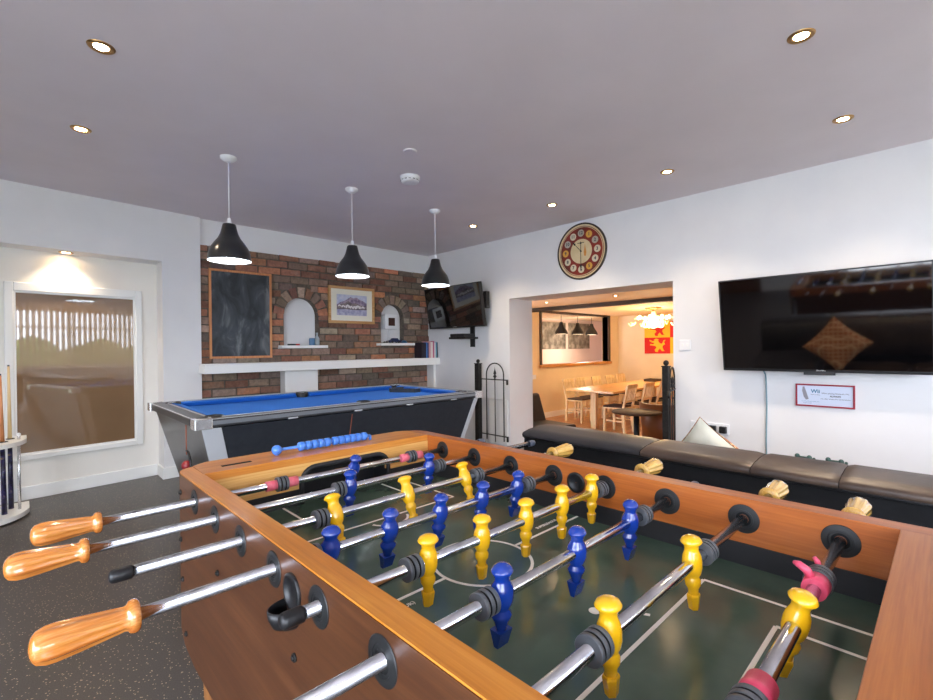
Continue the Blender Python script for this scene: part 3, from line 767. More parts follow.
# ------------------------------------------------------------------ recessed ceiling spots
def spot(loc, label, on=True, power=30, group='recessed spotlights in the games room ceiling', ringm='spotring'):
    t_ = thing('recessed_spotlight', loc, label, 'ceiling light', 0, group)
    MB().lathe([(.026, -.001), (.034, -.006), (.044, -.007), (.049, -.003), (.050, 0)], 36).build('spot_ring', M[ringm], t_)
    MB().lathe([(.0005, -.0025), (.027, -.0025), (.027, -.0005)], 28).build('spot_bulb', M['spotglow'], t_)
    if power:
        ld = bpy.data.lights.new('spot_light', 'SPOT'); ld.energy = power; ld.color = (1., .80, .58); ld.spot_size = R(115); ld.spot_blend = .7; ld.shadow_soft_size = .03
        lo_ = bpy.data.objects.new('spot_light', ld); COL.objects.link(lo_); lo_.parent = t_; lo_.location = (0, 0, -.012)
    return t_
SP = [((.27, 2.49), 'small round ceiling spotlight glowing in the top left of the ceiling'),
      ((.28, 3.49), 'ceiling spotlight nearest the alcove bulkhead, left of the pendants'),
      ((2.373, .425), 'brightest ceiling spotlight right over the near end of the foosball table and sofa'),
      ((3.42, .417), 'ceiling spotlight above the wide wall television'),
      ((3.48, 1.445), 'ceiling spotlight between the clock and the wide television'),
      ((3.51, 2.50), 'ceiling spotlight just left of the round wall clock'),
      ((3.49, 3.50), 'ceiling spotlight above the corner television')]
for (x, y), lb in SP: spot((x, y, HC), lb)
spot((.30, 5.06, 2.0), 'warm spotlight recessed in the underside of the alcove bulkhead', power=13, group=None)
# smoke detector and blank plate
t_ = thing('smoke_detector', (2.143, 2.814, HC), 'white round smoke detector with slotted side on the ceiling', 'smoke detector')
MB().lathe([(.074, 0), (.074, -.012), (.068, -.014), (.068, -.022), (.072, -.024), (.066, -.040), (.04, -.044), (.0005, -.044)][::-1], 36).build('detector_body', M['socket'], t_)
for i in range(14):
    a = 2*PI*i/14
    MB().box(.0655, .0705, -.009, .009, -.034, -.028, Matrix.Rotation(a, 4, 'Z')).build('vent_slot', M['greyrubber'], t_) if i % 1 == 0 else None
o = MB().lathe([(.045, 0), (.045, -.006), (.040, -.010), (.033, -.008), (.0005, -.009)][::-1], 36).build('ceiling_plate', M['ceiling'], loc=(1.862, 2.443, HC))
tag(o, 'shallow round blank plate on the ceiling next to the smoke detector', 'cover plate')

# ------------------------------------------------------------------ things on the brick wall
def frame(t_, w_, h_, fw_, d_, m_, name='frame'):
    f = MB().box(-w_/2, w_/2, -d_, 0, h_/2-fw_, h_/2).box(-w_/2, w_/2, -d_, 0, -h_/2, -h_/2+fw_)
    f.box(-w_/2, -w_/2+fw_, -d_, 0, -h_/2+fw_, h_/2-fw_).box(w_/2-fw_, w_/2, -d_, 0, -h_/2+fw_, h_/2-fw_)
    return f.build(name, m_, t_, bevel=.002)
t_ = thing('chalkboard', (1.668, 5.066, 1.543), 'smudged chalkboard in a thin orange wood frame standing on the mantel against the bricks', 'chalkboard')
frame(t_, .61, .895, .022, .022, M['orangeframe'])
MB().box(-.29, .29, -.012, .002, -.425, .425).build('board', M['chalk'], t_)
t_ = thing('framed_painting', (2.952, 5.074, 1.712), 'watercolour of white cottages in a light oak frame on the brick wall', 'painting')
frame(t_, .63, .445, .032, .022, M['oakframe'])
MB().box(-.29, .29, -.010, 0, -.195, .195).build('mount_board', mat('cream_mount', (236, 232, 216), .7), t_)
pic = MB().box(-.205, .205, -.0112, -.0100, -.125, .125)
def pp(mi, poly, y): pic.m = mi; pic.prism(poly, 'xz', y, -.0105)
pp(1, [(-.205, .0), (-.16, .03), (-.11, .045), (-.06, .075), (-.02, .10), (.02, .085), (.06, .10), (.10, .075), (.15, .06), (.205, .03), (.205, -.03), (-.205, -.04)], -.0114)
pp(2, [(-.205, -.02), (-.15, .01), (-.10, .02), (-.05, .05), (.0, .02), (.05, .03), (.12, .0), (.205, .0), (.205, -.055), (-.205, -.06)], -.0116)
for x, w_, h_, z in ((-.12, .05, .03, -.03), (-.06, .06, .045, -.035), (-.01, .045, .035, -.04), (.03, .05, .04, -.045), (.08, .08, .045, -.04), (.15, .045, .03, -.035), (-.17, .035, .022, -.02)):
    pp(3, [(x-w_/2, z), (x-w_/2, z+h_*.6), (x, z+h_), (x+w_/2, z+h_*.6), (x+w_/2, z)], -.0119)
    pp(2, [(x-w_*.1, z), (x-w_*.1, z+h_*.35), (x+w_*.12, z+h_*.35), (x+w_*.12, z)], -.0121)
pp(4, [(-.205, -.125), (-.205, -.055), (-.1, -.05), (.05, -.056), (.205, -.05), (.205, -.125)], -.0119)
pic.m = 0
pw_ = lambda n_, a_, b_: noisy(n_, [(.35, a_), (.65, b_)], 26, .6, detail=6)
pic.build('picture', [pw_('wash_sky', (176, 186, 216), (208, 208, 224)), pw_('wash_hill', (112, 98, 128), (178, 160, 176)), pw_('wash_trees', (84, 74, 86), (150, 136, 134)), pw_('wash_white', (220, 214, 214), (240, 234, 232)), pw_('wash_lake', (150, 150, 184), (196, 194, 214))], t_)
# wall-mounted unit in the small niche
t_ = thing('wall_control_box', (3.545, 5.172, 1.53), 'cream box with a dark square window mounted inside the small arched niche', 'control box')
MB().box(-.10, .10, -.09, 0, -.095, .095).build('casing', M['socket'], t_, bevel=.006)
MB().box(-.05, .05, -.093, -.089, -.052, .052).build('display', mat('dark_brown_display', (66, 34, 24), .3), t_)
MB().cyl((-.012, -.01, -.28), (-.012, -.01, -.09), .004, n=8).cyl((.016, -.01, -.28), (.016, -.01, -.09), .004, n=8).build('pipe', M['socket'], t_)
# small things on the niche shelves
def small(name, mb, m_, loc, label, cat, group=None):
    o = mb.build(name, m_, loc=loc); return tag(o, label, cat, group)
z1s = NI[0][2]; z2s = NI[1][2]
t_ = thing('marker_pen', (2.19, 5.02, z1s), 'black marker pen with a red cap lying on the niche shelf', 'pen')
MB().cyl((-.06, 0, .0085), (.03, 0, .0085), .0085, n=12).build('pen_barrel', M['black'], t_)
MB().cyl((.03, 0, .0085), (.075, 0, .0085), .0088, n=12).build('pen_cap', mat('red_cap', (200, 40, 40), .4), t_)
glass = mat('pale_glass', (214, 226, 230), .08, Transmission_Weight=.55)
small('glass_jar', MB().lathe([(.03, 0), (.032, .005), (.033, .07), (.028, .078), (.028, .082), (.024, .082), (.029, .07), (.028, .006), (.0005, .006)], 24), mat('blue_liquid_glass', (112, 152, 190), .1, Transmission_Weight=.3), (2.41, 5.02, z1s), 'short blue glass jar on the niche shelf beside the clear bottle', 'jar')
small('glass_bottle', MB().lathe([(.027, 0), (.029, .006), (.029, .075), (.02, .095), (.011, .108), (.011, .135), (.013, .137), (.013, .145), (.0005, .145)], 24), glass, (2.475, 5.03, z1s), 'small clear glass bottle at the right end of the niche shelf', 'bottle')
t_ = thing('toy_car', (3.545, 5.025, z2s), 'small dark blue toy vehicle on the shelf of the small niche', 'toy')
MB().prism([(-.085, .012), (-.085, .034), (-.05, .042), (-.03, .064), (.035, .064), (.055, .04), (.085, .036), (.085, .012)], 'xz', -.025, .025).build('car_body', mat('navy_toy', (32, 44, 84), .35), t_, bevel=.004)
for x in (-.05, .05):
    for y in (-.026, .026): MB().cyl((x, y-.005, .014), (x, y+.005, .014), .014, n=16).build('wheel', M['black'], t_)
small('blue_cap', MB().lathe([(.05, 0), (.052, .004), (.036, .012), (.033, .026), (.02, .036), (.0005, .038)], 24), mat('petrol_blue_plastic', (40, 92, 124), .4), (3.70, 5.025, z2s), 'low petrol blue plastic lid beside the toy on the small niche shelf', 'lid')
small('pebble_pile', MB().ball((0, 0, .016), .02, 10, .8, 1.2, .9).ball((-.035, .01, .012), .016, 10, .75), mat('grey_stone', (120, 118, 108), .8), (3.43, 5.02, z2s), 'greyish ornament stones at the left end of the small niche shelf', 'ornament')
# books on the mantel
xs = 3.875; bcols = [((34, 28, 40), .032, .21, 'black paperback at the left end of the mantel books'), ((40, 34, 50), .022, .205, 'black book, second from the left on the mantel'), ((28, 30, 44), .02, .2, 'dark navy book beside the bright blue one on the mantel'),
    ((70, 120, 190), .018, .21, 'slim bright blue book on the mantel'), ((46, 52, 92), .022, .205, 'indigo book between the blue and the pink ones'), ((206, 150, 150), .03, .225, 'pale pink hardback on the mantel'),
    ((226, 212, 206), .036, .215, 'cream hardback on the mantel between pink and magenta spines'), ((190, 90, 124), .022, .228, 'magenta hardback on the mantel, tallest of the row'), ((220, 220, 220), .022, .21, 'white slim book right of the magenta one'), ((110, 160, 180), .018, .215, 'pale teal book near the end of the row'), ((50, 60, 66), .014, .21, 'thin dark book at the right end of the mantel books')]
for c_, th, hh, lb in bcols:
    th *= 1.06
    t_ = thing('book', (xs+th/2, 4.955, 1.048), lb, 'book', 0, 'books standing at the right end of the mantel')
    MB().box(-th/2, -th/2+.002, -.075, .075, 0, hh).box(th/2-.002, th/2, -.075, .075, 0, hh).box(-th/2, th/2, -.078, -.075, 0, hh).build('cover', mat('cover', c_, .5), t_)
    MB().box(-th/2+.002, th/2-.002, -.074, .07, .003, hh-.004).build('pages', mat('pages', (226, 220, 204), .8), t_)
    xs += th+.001

# ------------------------------------------------------------------ TV wall (frames turned to face the room)
TW = 4.17
def tv(loc, w_, h_, tilt, label, thick=.045):
    t_ = thing('wall_television', loc, label, 'television', -PI/2)
    rx = (R(tilt), 0, 0)
    b = MB().box(-w_/2, w_/2, -.012, thick-.012, 0, h_).box(-w_*.3, w_*.3, thick-.012, thick+.02, .1*h_, .7*h_)
    body = b.build('tv_body', M['black'], t_, rot=rx, bevel=.003)
    f = MB().box(-w_/2, w_/2, -.017, -.0125, h_-.009, h_).box(-w_/2, w_/2, -.017, -.0125, 0, .018).box(-w_/2, -w_/2+.009, -.017, -.0125, .018, h_-.009).box(w_/2-.009, w_/2, -.017, -.0125, .018, h_-.009)
    f.build('bezel', M['black'], t_, rot=rx)
    MB().box(-w_/2+.009, w_/2-.009, -.0145, -.0122, .018, h_-.009).build('screen', M['screen'], t_, rot=rx)
    return t_
# main television
t_ = tv((4.075, .655, .985), 1.19, .705, 9.5, 'very wide black television tilted down on the right wall', .045)
MB().box(-.07, .11, -.018, -.004, -.022, .002).build('sensor_bar', M['black'], t_)
text('TECHNIKA', .011, M['socket'], t_, (.03, -.0195, .009), (PI/2+R(9.5), 0, 0))
MB().box(-.2, .2, .05, .095, .2, .5).build('wall_bracket', M['iron'], t_)
cb = MB().tube([(4.10, .985, .985), (4.15, .983, .95), (4.160, .981, .88), (4.160, .978, .7), (4.160, .984, .45), (4.158, .98, .005)], .0055, 8)
tag(cb.build('television_cable', mat('grey_cable', (120, 150, 160), .5)), 'grey cable hanging down the wall below the wide television', 'cable')
# corner television on its arm
t_ = tv((3.995, 4.325, 1.435), 1.01, .53, 9.5, 'smaller black television on a wall arm in the corner by the bricks', .05)
MB().box(-.15, .15, .04, .172, .12, .34).build('mount_plate', M['iron'], t_)
MB().box(.45, .50, .03, .09, .22, .42).build('side_box', M['black'], t_)
text('SAMSUNG', .014, M['socket'], t_, (.0, -.0195, .009), (PI/2+R(9.5), 0, 0))
t_ = thing('television_shelf', (4.17, 4.19, 1.19), 'black bracket shelf fixed to the wall under the corner television', 'shelf bracket', -PI/2)
MB().box(-.03, .03, -.03, 0, 0, .26).build('upright', M['black'], t_)
MB().box(-.2, .1, -.24, -.02, .10, .125).build('shelf_plate', M['iron'], t_)
o = MB().box(-.13, .12, -.09, .09, 0, .04).build('set_top_box', M['black'], loc=(4.03, 4.25, 1.316), rot=(0, 0, -PI/2), bevel=.005)
tag(o, 'slim black box sitting on the bracket shelf under the corner television', 'media box')

# wall clock
CR = .289
t_ = thing('wall_clock', (TW, 2.608, 2.155), 'round red and cream retro wall clock with twelve number discs', 'clock', -PI/2)
XR = Matrix.Rotation(PI/2, 4, 'X')
MB().lathe([(CR, 0), (CR, .012), (CR-.006, .018), (CR-.016, .016), (CR-.016, .0)], 64, XR).build('rim', mat('dark_clock_rim', (58, 44, 38), .5), t_)
clockcream = noisy('aged_cream', [(.3, (206, 184, 140)), (.7, (226, 208, 168))], 9, .5)
clockred = noisy('aged_red', [(.35, (92, 38, 24)), (.55, (134, 40, 28)), (.75, (150, 54, 36))], 7, .4)
def disc(r, y, d_, m_, name, parent, c=(0, 0), n=48):
    return MB().lathe([(r, 0), (r, d_)], n, Matrix.Translation((c[0], -y, c[1])) @ XR, smooth=False).build(name, m_, parent)
disc(CR-.014, 0, .008, clockcream, 'outer_dial', t_)
disc(CR-.034, .008, .001, clockred, 'red_ring', t_)
disc(CR-.040, .009, .001, clockcream, 'cream_ring', t_)
disc(CR-.046, .010, .001, clockred, 'dial', t_)
disc(.125, .011, .001, clockcream, 'centre_disc', t_)
ylw = mat('amber_disc', (214, 162, 70), .4); pale = mat('pale_disc', (214, 204, 176), .4); grey_ = mat('grey_disc', (176, 170, 156), .4)
for i in range(1, 13):
    a = PI/2-2*PI*i/12; c = (.185*math.cos(a), .185*math.sin(a))
    m_ = ylw if i in (1, 5, 9) else grey_ if i in (2, 10, 12) else pale
    dk = disc(.036, .011, .0016, m_, 'numeral_disc', t_, c, 28)
    text(str(i), .046, M['ink'], dk, (c[0], -.0132, c[1]), name='numeral', bold=.0012)
MB().prism([(.035, -.05), (.055, -.055), (.062, -.02), (.052, .03), (.046, .075), (.041, .03), (.032, -.01)], 'xz', -.0128, -.012).build('bottle_motif', mat('orange_print', (214, 140, 60), .5), t_)
a = R(133)
hh = MB(); dx, dz = math.cos(a), math.sin(a)
hh.prism([(-dz*.003, dx*.003), (dz*.003, -dx*.003), (dx*.14+dz*.003, dz*.14-dx*.003), (dx*.14-dz*.003, dz*.14+dx*.003)], 'xz', -.0165, -.015)
hh.prism([(dx*.10-dz*.012, dz*.10+dx*.012), (dx*.10+dz*.012, dz*.10-dx*.012), (dx*.15, dz*.15)], 'xz', -.0165, -.015)
hh.build('hour_hand', M['black'], t_)
hh = MB().box(-.003, .003, -.0185, -.017, -.19, .085).prism([(-.012, -.14), (.012, -.14), (0, -.195)], 'xz', -.0185, -.017).prism([(-.012, .075), (.012, .075), (0, .10)], 'xz', -.0185, -.017)
hh.box(-.04, .04, -.0185, -.017, .082, .088)
hh.build('minute_hand', M['black'], t_)
disc(.008, .012, .008, M['black'], 'hub', t_, n=16)

# notice in the red frame
t_ = thing('framed_notice', (TW, .622, .809), 'small landscape notice in a dark red frame below the wide television', 'notice', -PI/2)
frame(t_, .342, .164, .011, .014, M['redframe'])
MB().box(-.161, .161, -.006, 0, -.072, .072).build('notice_paper', M['paper'], t_)
text('When playing Nintendo Wii,', .0135, M['ink'], t_, (.062, -.0066, .018))
text('ALWAYS', .0155, M['ink'], t_, (.062, -.0066, -.002), bold=.0006)
text('use safety straps & be careful always', .0115, M['ink'], t_, (.062, -.0066, -.021))
text('Wii', .036, M['teal'], t_, (-.052, -.0066, .030), bold=.001)
text('Health and Safety', .008, M['ink'], t_, (-.052, -.0066, .006))
text('For safety information please read', .0075, M['teal'], t_, (-.082, -.0066, -.044))
text('the game manual', .0075, M['teal'], t_, (-.1, -.0066, -.056))
mo = MB().prism([(-.128, .060), (-.118, .063), (-.108, .03), (-.092, -.028), (-.108, -.034), (-.122, -.012), (-.131, .03)], 'xz', -.0068, -.006)
mo.build('remote_drawing', mat('grey_print', (150, 148, 156), .6), t_)

def plate(loc, w_, h_, label, cat, rocker=True, name='light_switch'):
    t_ = thing(name, loc, label, cat, -PI/2)
    MB().box(-w_/2, w_/2, -.009, 0, -h_/2, h_/2).build('face_plate', M['socket'], t_, bevel=.003)
    if rocker:
        for x in (-.018, .018): MB().box(x-.008, x+.008, -.012, -.0085, -.014, .014).build('rocker', M['white'], t_, bevel=.002)
    return t_
plate((TW, 1.588, 1.186), .092, .088, 'white double light switch right of the room opening', 'light switch')
t_ = plate((TW, 1.395, .49), .30, .09, 'white wall socket strip behind the cream cushion', 'wall socket', False, 'wall_socket')
for x in (.03, .11):
    MB().box(x-.026, x+.026, -.045, -.009, -.03, .026).build('plug', M['black'], t_, bevel=.006)
plate((TW, 1.61, .26), .086, .086, 'small white socket low on the wall beside the right gate post', 'wall socket', False, 'wall_socket')

# ------------------------------------------------------------------ gates at the opening
def post(t_, x, y, w_, h_):
    MB().box(x-w_/2, x+w_/2, y-w_/2, y+w_/2, 0, h_-.05).box(x-w_/2-.006, x+w_/2+.006, y-w_/2-.006, y+w_/2+.006, h_-.055, h_-.045).build('post', M['iron'], t_, True, bevel=.002)
    MB().ball((x, y, h_-.020), .024, 18).cyl((x, y, h_-.047), (x, y, h_-.035), .012).build('finial', M['iron'], t_, True)
def gate_mesh(t_, P_, width, zlo, zhi):
    # P_(u, z) maps along-gate distance and height to a point
    g = MB(); r_ = .0075; hw = width/2
    arc = [P_(.0+.02, .08)]+[P_(.02, z) for z in (.3, .6, zhi-hw+.02)]
    for i in range(1, 13):
        a = PI-PI*i/12; arc.append(P_(hw+.0+(hw-.02)*math.cos(a), zhi-hw+.02+(hw-.02)*math.sin(a)))
    arc += [P_(width-.02, .6), P_(width-.02, .3), P_(width-.02, .08)]
    g.tube(arc, r_, 8); g.build('arch_bar', M['iron'], t_, True)
    for z in zlo: MB().tube([P_(-.06, z), P_(width+.04, z)], .007, 8).build('cross_bar', M['iron'], t_, True)
    g = MB().tube([P_(hw, .06), P_(hw, .87)], .006, 8); g.build('centre_bar', M['iron'], t_, True)
    g = MB()
    c0 = Vector(P_(hw, .80))
    g.lathe([(.001, 0), (.012, .005), (.007, .018), (.024, .036), (.008, .058), (.019, .070), (.004, .12), (.0005, .15)], 12, Matrix.Translation(c0))
    g.build('spear_tip', M['iron'], t_, True)
    for z in zlo: 
        a_ = P_(width+.035, z-.055); b_ = P_(width+.035, z+.006)
        MB().cyl(a_, b_, .013, n=12).build('hinge', M['iron'], t_, True)
t_ = thing('iron_gate', (4.07, 3.97, 0), 'open black iron gate with arched top standing against the wall left of the room opening', 'gate')
post(t_, 4.07, 4.015, .062, 1.035)
gate_mesh(t_, lambda u, z: (4.07, 3.895-u, z), .315, (.14, .80), .995)
t_ = thing('iron_gate', (4.07, 1.74, 0), 'black iron gate seen edge-on with its square post at the right side of the opening', 'gate')
post(t_, 4.09, 1.722, .052, 1.05)
gate_mesh(t_, lambda u, z: (4.150-u*.98, 1.672-u*.22, z), .25, (.14, .80), .995)
o = MB().box(4.152, 4.169, 3.62, 3.92, .02, .56).build('wall_cabinet', M['white'], bevel=.004)
tag(o, 'low flat white panel on the wall behind the open iron gate', 'panel')

# ------------------------------------------------------------------ sofa with its back to the table
SF = thing('leather_sofa', (2.25, .2, 0), 'long dark leather sofa seen from behind between the foosball table and the right wall', 'sofa')
sy0, sy1 = -1.3, 1.47
def rr(x0, x1, z0, z1, r, n=5):
    pts = []
    for cx_, cz_, a0 in ((x1-r, z1-r, 0), (x0+r, z1-r, 90), (x0+r, z0+r, 180), (x1-r, z0+r, 270)):
        for i in range(n+1):
            a = R(a0+90*i/n); pts.append((cx_+r*math.cos(a), cz_+r*math.sin(a)))
    return pts
bp_ = MB()
# black lining: slightly wavy back sheet
nyy, nzz = 60, 14; vs = []; fs = []
for i in range(nyy+1):
    y = sy0+(sy1-sy0)*i/nyy
    for j in range(nzz+1):
        z = .06+(.742-.06)*j/nzz
        vs.append((1.812+.012*math.sin(y*9+z*6)*math.sin(z*4)+.004*math.sin(y*31+z*17), y, z))
for i in range(nyy):
    for j in range(nzz):
        a = i*(nzz+1)+j; fs.append((a, a+1, a+nzz+2, a+nzz+1))
bp_.add(vs, fs, True); bp_.box(1.83, 1.95, sy0, sy1-.01, .06, .74)
bp_.build('back_lining', M['fabricblack'], SF, True)
ys = [(.868, 1.47, 'leatherdark'), (.475, .864, 'leather'), (.236, .4725, 'leather'), (.002, .2335, 'leather'), (-.65, -.0005, 'leather'), (-1.3, -.6525, 'leather')]
def pad(x0, x1, y0_, y1_, z0_, z1_, r, m_, nm, crown=.008):
    q = MB(); ny_ = 12; prof_ = None; vs = []; fs = []
    for i in range(ny_+1):
        t__ = i/ny_; y = y0_+(y1_-y0_)*t__
        e_ = 1-abs(2*t__-1)**6
        g_ = crown*(e_)-.010*(1-e_)
        pr_ = rr(x0-g_*.5, x1+g_, z0_, z1_+g_, r); n_ = len(pr_)
        vs += [(u, y, v_) for u, v_ in pr_]
    for i in range(ny_):
        for k_ in range(n_):
            j = (k_+1) % n_; fs.append((i*n_+k_, i*n_+j, (i+1)*n_+j, (i+1)*n_+k_))
    q.add(vs, fs, True); q.add(vs[:n_], [tuple(range(n_))]); q.add(vs[-n_:], [tuple(range(n_))[::-1]])
    return q.build(nm, M[m_], SF, True)
for y0_, y1_, m_ in ys:
    # top roll that leans back, crest towards the seat
    q = MB(); n_ = 0; ny_ = 16; vs = []; fs = []
    for i in range(ny_+1):
        t__ = i/ny_; y = y0_+(y1_-y0_)*t__; e_ = 1-abs(2*t__-1)**24; g_ = .002*e_-.003*(1-e_)
        pr_ = [(1.80-g_*.4, .735), (1.795-g_*.4, .750), (1.803, .762+g_), (1.85, .772+g_), (1.93, .778+g_), (2.00, .777+g_), (2.05, .762+g_), (2.085, .725), (2.10, .66), (2.10, .40), (1.95, .38), (1.90, .70)]
        n_ = len(pr_); vs += [(u, y, v_) for u, v_ in pr_]
    for i in range(ny_):
        for k_ in range(n_):
            j = (k_+1) % n_; fs.append((i*n_+k_, i*n_+j, (i+1)*n_+j, (i+1)*n_+k_))
    q.add(vs, fs, True)
    if y1_ > 1.4: q.add([(u, y_-.0004 if False else y_+.0001, v_) for u, y_, v_ in vs[-n_:]], [tuple(range(n_))[::-1]])
    o = q.build('back_cushion', M[m_], SF, True)
    if m_ == 'leatherdark': o['label'] = 'smooth slate-grey end section of the back'
MB().tube([(1.799, sy0, .736), (1.798, 0, .7355), (1.799, sy1-.01, .736)], .004, 8).build('piping', M['black'], SF, True)
for y0_, y1_ in ((.25, .9), (-.42, .245), (-1.08, -.425)): pad(2.11, 2.72, y0_, y1_, .20, .335, .05, 'leather', 'seat_cushion', .01)
MB().box(1.96, 2.70, sy0, sy1-.02, .06, .195).build('base', M['leatherdark'], SF, True, bevel=.02)
pad(1.98, 2.72, .91, 1.49, .20, .44, .05, 'leatherdark', 'chaise_cushion', .01)
pad(2.11, 2.70, sy0, -1.09, .2, .60, .07, 'leather', 'arm')
for (x, y) in ((1.9, 1.4), (1.9, -1.2), (2.62, 1.4), (2.62, -1.2)):
    MB().cyl((x, y, 0), (x, y, .0605), .025).build('foot', M['black'], SF, True)
# cushion balanced on a corner, leaning on the sofa back
t_ = thing('scatter_cushion', (2.335, .772, .592), 'cream scatter cushion with orange patterned front standing on its corner behind the sofa back', 'cushion')
def pillow(half, th, front):
    q = MB(); n_ = 20; vs = []; fs = []
    Xp = Matrix.Rotation(R(-20), 4, 'Y') @ Matrix.Rotation(R(41), 4, 'X')
    for i in range(n_+1):
        for j in range(n_+1):
            u = 2*i/n_-1; v_ = 2*j/n_-1
            pin = 1-.09*((1-u*u)*abs(v_)**3+(1-v_*v_)*abs(u)**3)
            h_ = th*max(0, (1-u**4))**.6*max(0, (1-v_**4))**.6*(1-.22*math.sin(u*4+1)*math.sin(v_*5))
            vs.append((h_ if front else -h_, u*half*pin, v_*half*pin))
    for i in range(n_):
        for j in range(n_):
            a = i*(n_+1)+j; fs.append((a, a+1, a+n_+2, a+n_+1))
    q.add(vs, fs, True, Xp); return q
pillow(.195, .045, False).build('cushion_back', M['creamcloth'], t_)
pillow(.199, .05, True).build('cushion_front', M['orangepattern'], t_)
for i, (y, lb) in enumerate(((.365, 'little dark green object peeping over the sofa back, left of the pair'), (.275, 'little dark green object peeping over the sofa back, right of the pair'))):
    g = MB().ball((0, .028, .012), .011, 10).ball((0, -.020, .010), .011, 10).cyl((0, -.03, .007), (0, .035, .007), .006, n=10).ball((0, -.038, .006), .007, 8)
    o = g.build('small_green_ornament', mat('bottle_green', (48, 78, 70), .5), loc=(2.045, y, .765)); o.scale = (.8, .75, .8); tag(o, lb, 'ornament', None)

# ------------------------------------------------------------------ cue rack
CK = thing('cue_stand', (-.28, 4.72, 0), 'white half-round snooker cue stand against the alcove wall', 'cue stand')
def half(r, z0, z1):
    return [(-r, .16)]+[(r*math.cos(PI+PI*i/24), .0+r*math.sin(PI+PI*i/24)) for i in range(25)]+[(r, .16)]
XA = None
MB().prism(half(.335, 0, 0), 'xy', 0.012, .045).build('base', M['white'], CK, bevel=.008, seg=3)
MB().prism(half(.315, 0, 0), 'xy', 0, .012).build('plinth', M['blacksoft'], CK)
MB().prism(half(.325, 0, 0), 'xy', .520, .550).build('top_ring', M['white'], CK, bevel=.008, seg=3)
for a in (-8, -62, -118, -172):
    x, y = .285*math.cos(R(a)), .285*math.sin(R(a))
    po = MB().cyl((x, y, .045), (x, y, .535), .009, n=14).cyl((x, y, .55), (x, y, .575), .009).build('support_rod', M['polished'], CK)
    MB().ball((x, y, .584), .013, 12).build('rod_cap', M['socket'], po)
cw = wloc(CK)
bluep = noisy('dark_blue_marbled_butt', [(.45, (22, 20, 44)), (.6, (44, 40, 96)), (.75, (150, 130, 80))], 40, .3)
for i, (x, y, lb, dx, top) in enumerate(((-.042, 4.735, 'pool cue with pale shaft, rightmost in the cue stand', -.004, 1.088), (-.075, 4.60, 'pool cue with brown shaft, second from the right in the cue stand', -.012, 1.03))):
    t_ = thing('pool_cue', (x, y, .045), lb, 'pool cue')
    MB().cyl((0, 0, 0), (dx*.45, 0, .50), .0155, .0125, n=16).build('butt', bluep, t_)
    MB().cyl((dx*.45, 0, .50), (dx, 0, top-.055), .0125, .0065, n=16).build('shaft', M['palewood'] if i == 0 else M['orangeframe'], t_)
    MB().cyl((dx, 0, top-.055), (dx, 0, top-.045), .0065, .0060, n=12).build('tip', M['ink'], t_)
    MB().lathe([(.024, 0), (.024, .004), (.016, .004), (.016, 0)], 20, Matrix.Translation((x-cw.x, y-cw.y, .551))).build('cue_ring', M['black'], CK)

# ------------------------------------------------------------------ dining room beyond the opening
ZR = -.35
struct(MB().box(4.6, 11.6, .6, 8.2, ZR-.1, ZR).box(11.6, 13.4, 6.3, 8.2, ZR-.1, ZR), 'floor_dining', M['laminate'])
struct(MB().box(4.6, 11.6, .6, 8.2, 1.965, 2.2).box(11.6, 13.4, 6.3, 8.2, 1.965, 2.2), 'ceiling_dining', M['cream'])
PX0, PX1, PZ0, PZ_1 = 8.06, 10.85, .80, 1.93
w = MB().box(4.6, PX0, 6.05, 6.2, ZR, 1.965).box(PX1, 11.6, 6.05, 6.2, ZR, 1.965).box(PX0, PX1, 6.05, 6.2, ZR, PZ0-.06).box(PX0, PX1, 6.05, 6.2, PZ_1, 1.965)
struct(w, 'wall_dining_left', M['cream'])
struct(MB().box(11.4, 11.6, .6, 6.3, ZR, 1.965), 'wall_dining_back', M['cream'])
struct(MB().box(4.6, 11.4, .5, .6, ZR, 1.965), 'wall_dining_right', M['cream'])
struct(MB().box(4.6, 13.4, 7.6, 7.7, ZR, 1.965).box(13.3, 13.4, 6.3, 7.6, ZR, 1.965).box(11.6, 13.4, 6.2, 6.3, ZR, 1.965), 'wall_kitchen', mat('pinkish_white_paint', (226, 208, 200), .7))
struct(MB().box(4.6, 11.4, 6.03, 6.05, ZR, ZR+.12), 'baseboard_dining', M['white'])
w = MB().box(PX0-.06, PX0, 6.02, 6.2, PZ0-.02, PZ_1+.05).box(PX1, PX1+.09, 6.02, 6.2, PZ0-.02, PZ_1+.05).box(PX0, PX1, 6.02, 6.2, PZ_1, PZ_1+.05)
struct(w, 'trim_2', M['beam'], bevel=.004)
struct(MB().box(PX0-.07, PX1+.1, 5.98, 6.22, PZ0-.06, PZ0), 'trim_3', M['sill'], bevel=.006)
struct(MB().box(7.50, 7.66, .6, 6.05, 1.895, 1.965), 'ceiling_beam', M['beam'], bevel=.01)
# steps down
for i, (x0_, z_) in enumerate(((4.60, -.175),)):
    struct(MB().box(x0_, x0_+.28, 1.69, 3.59, ZR, z_), 'step_dining', M['laminate'])
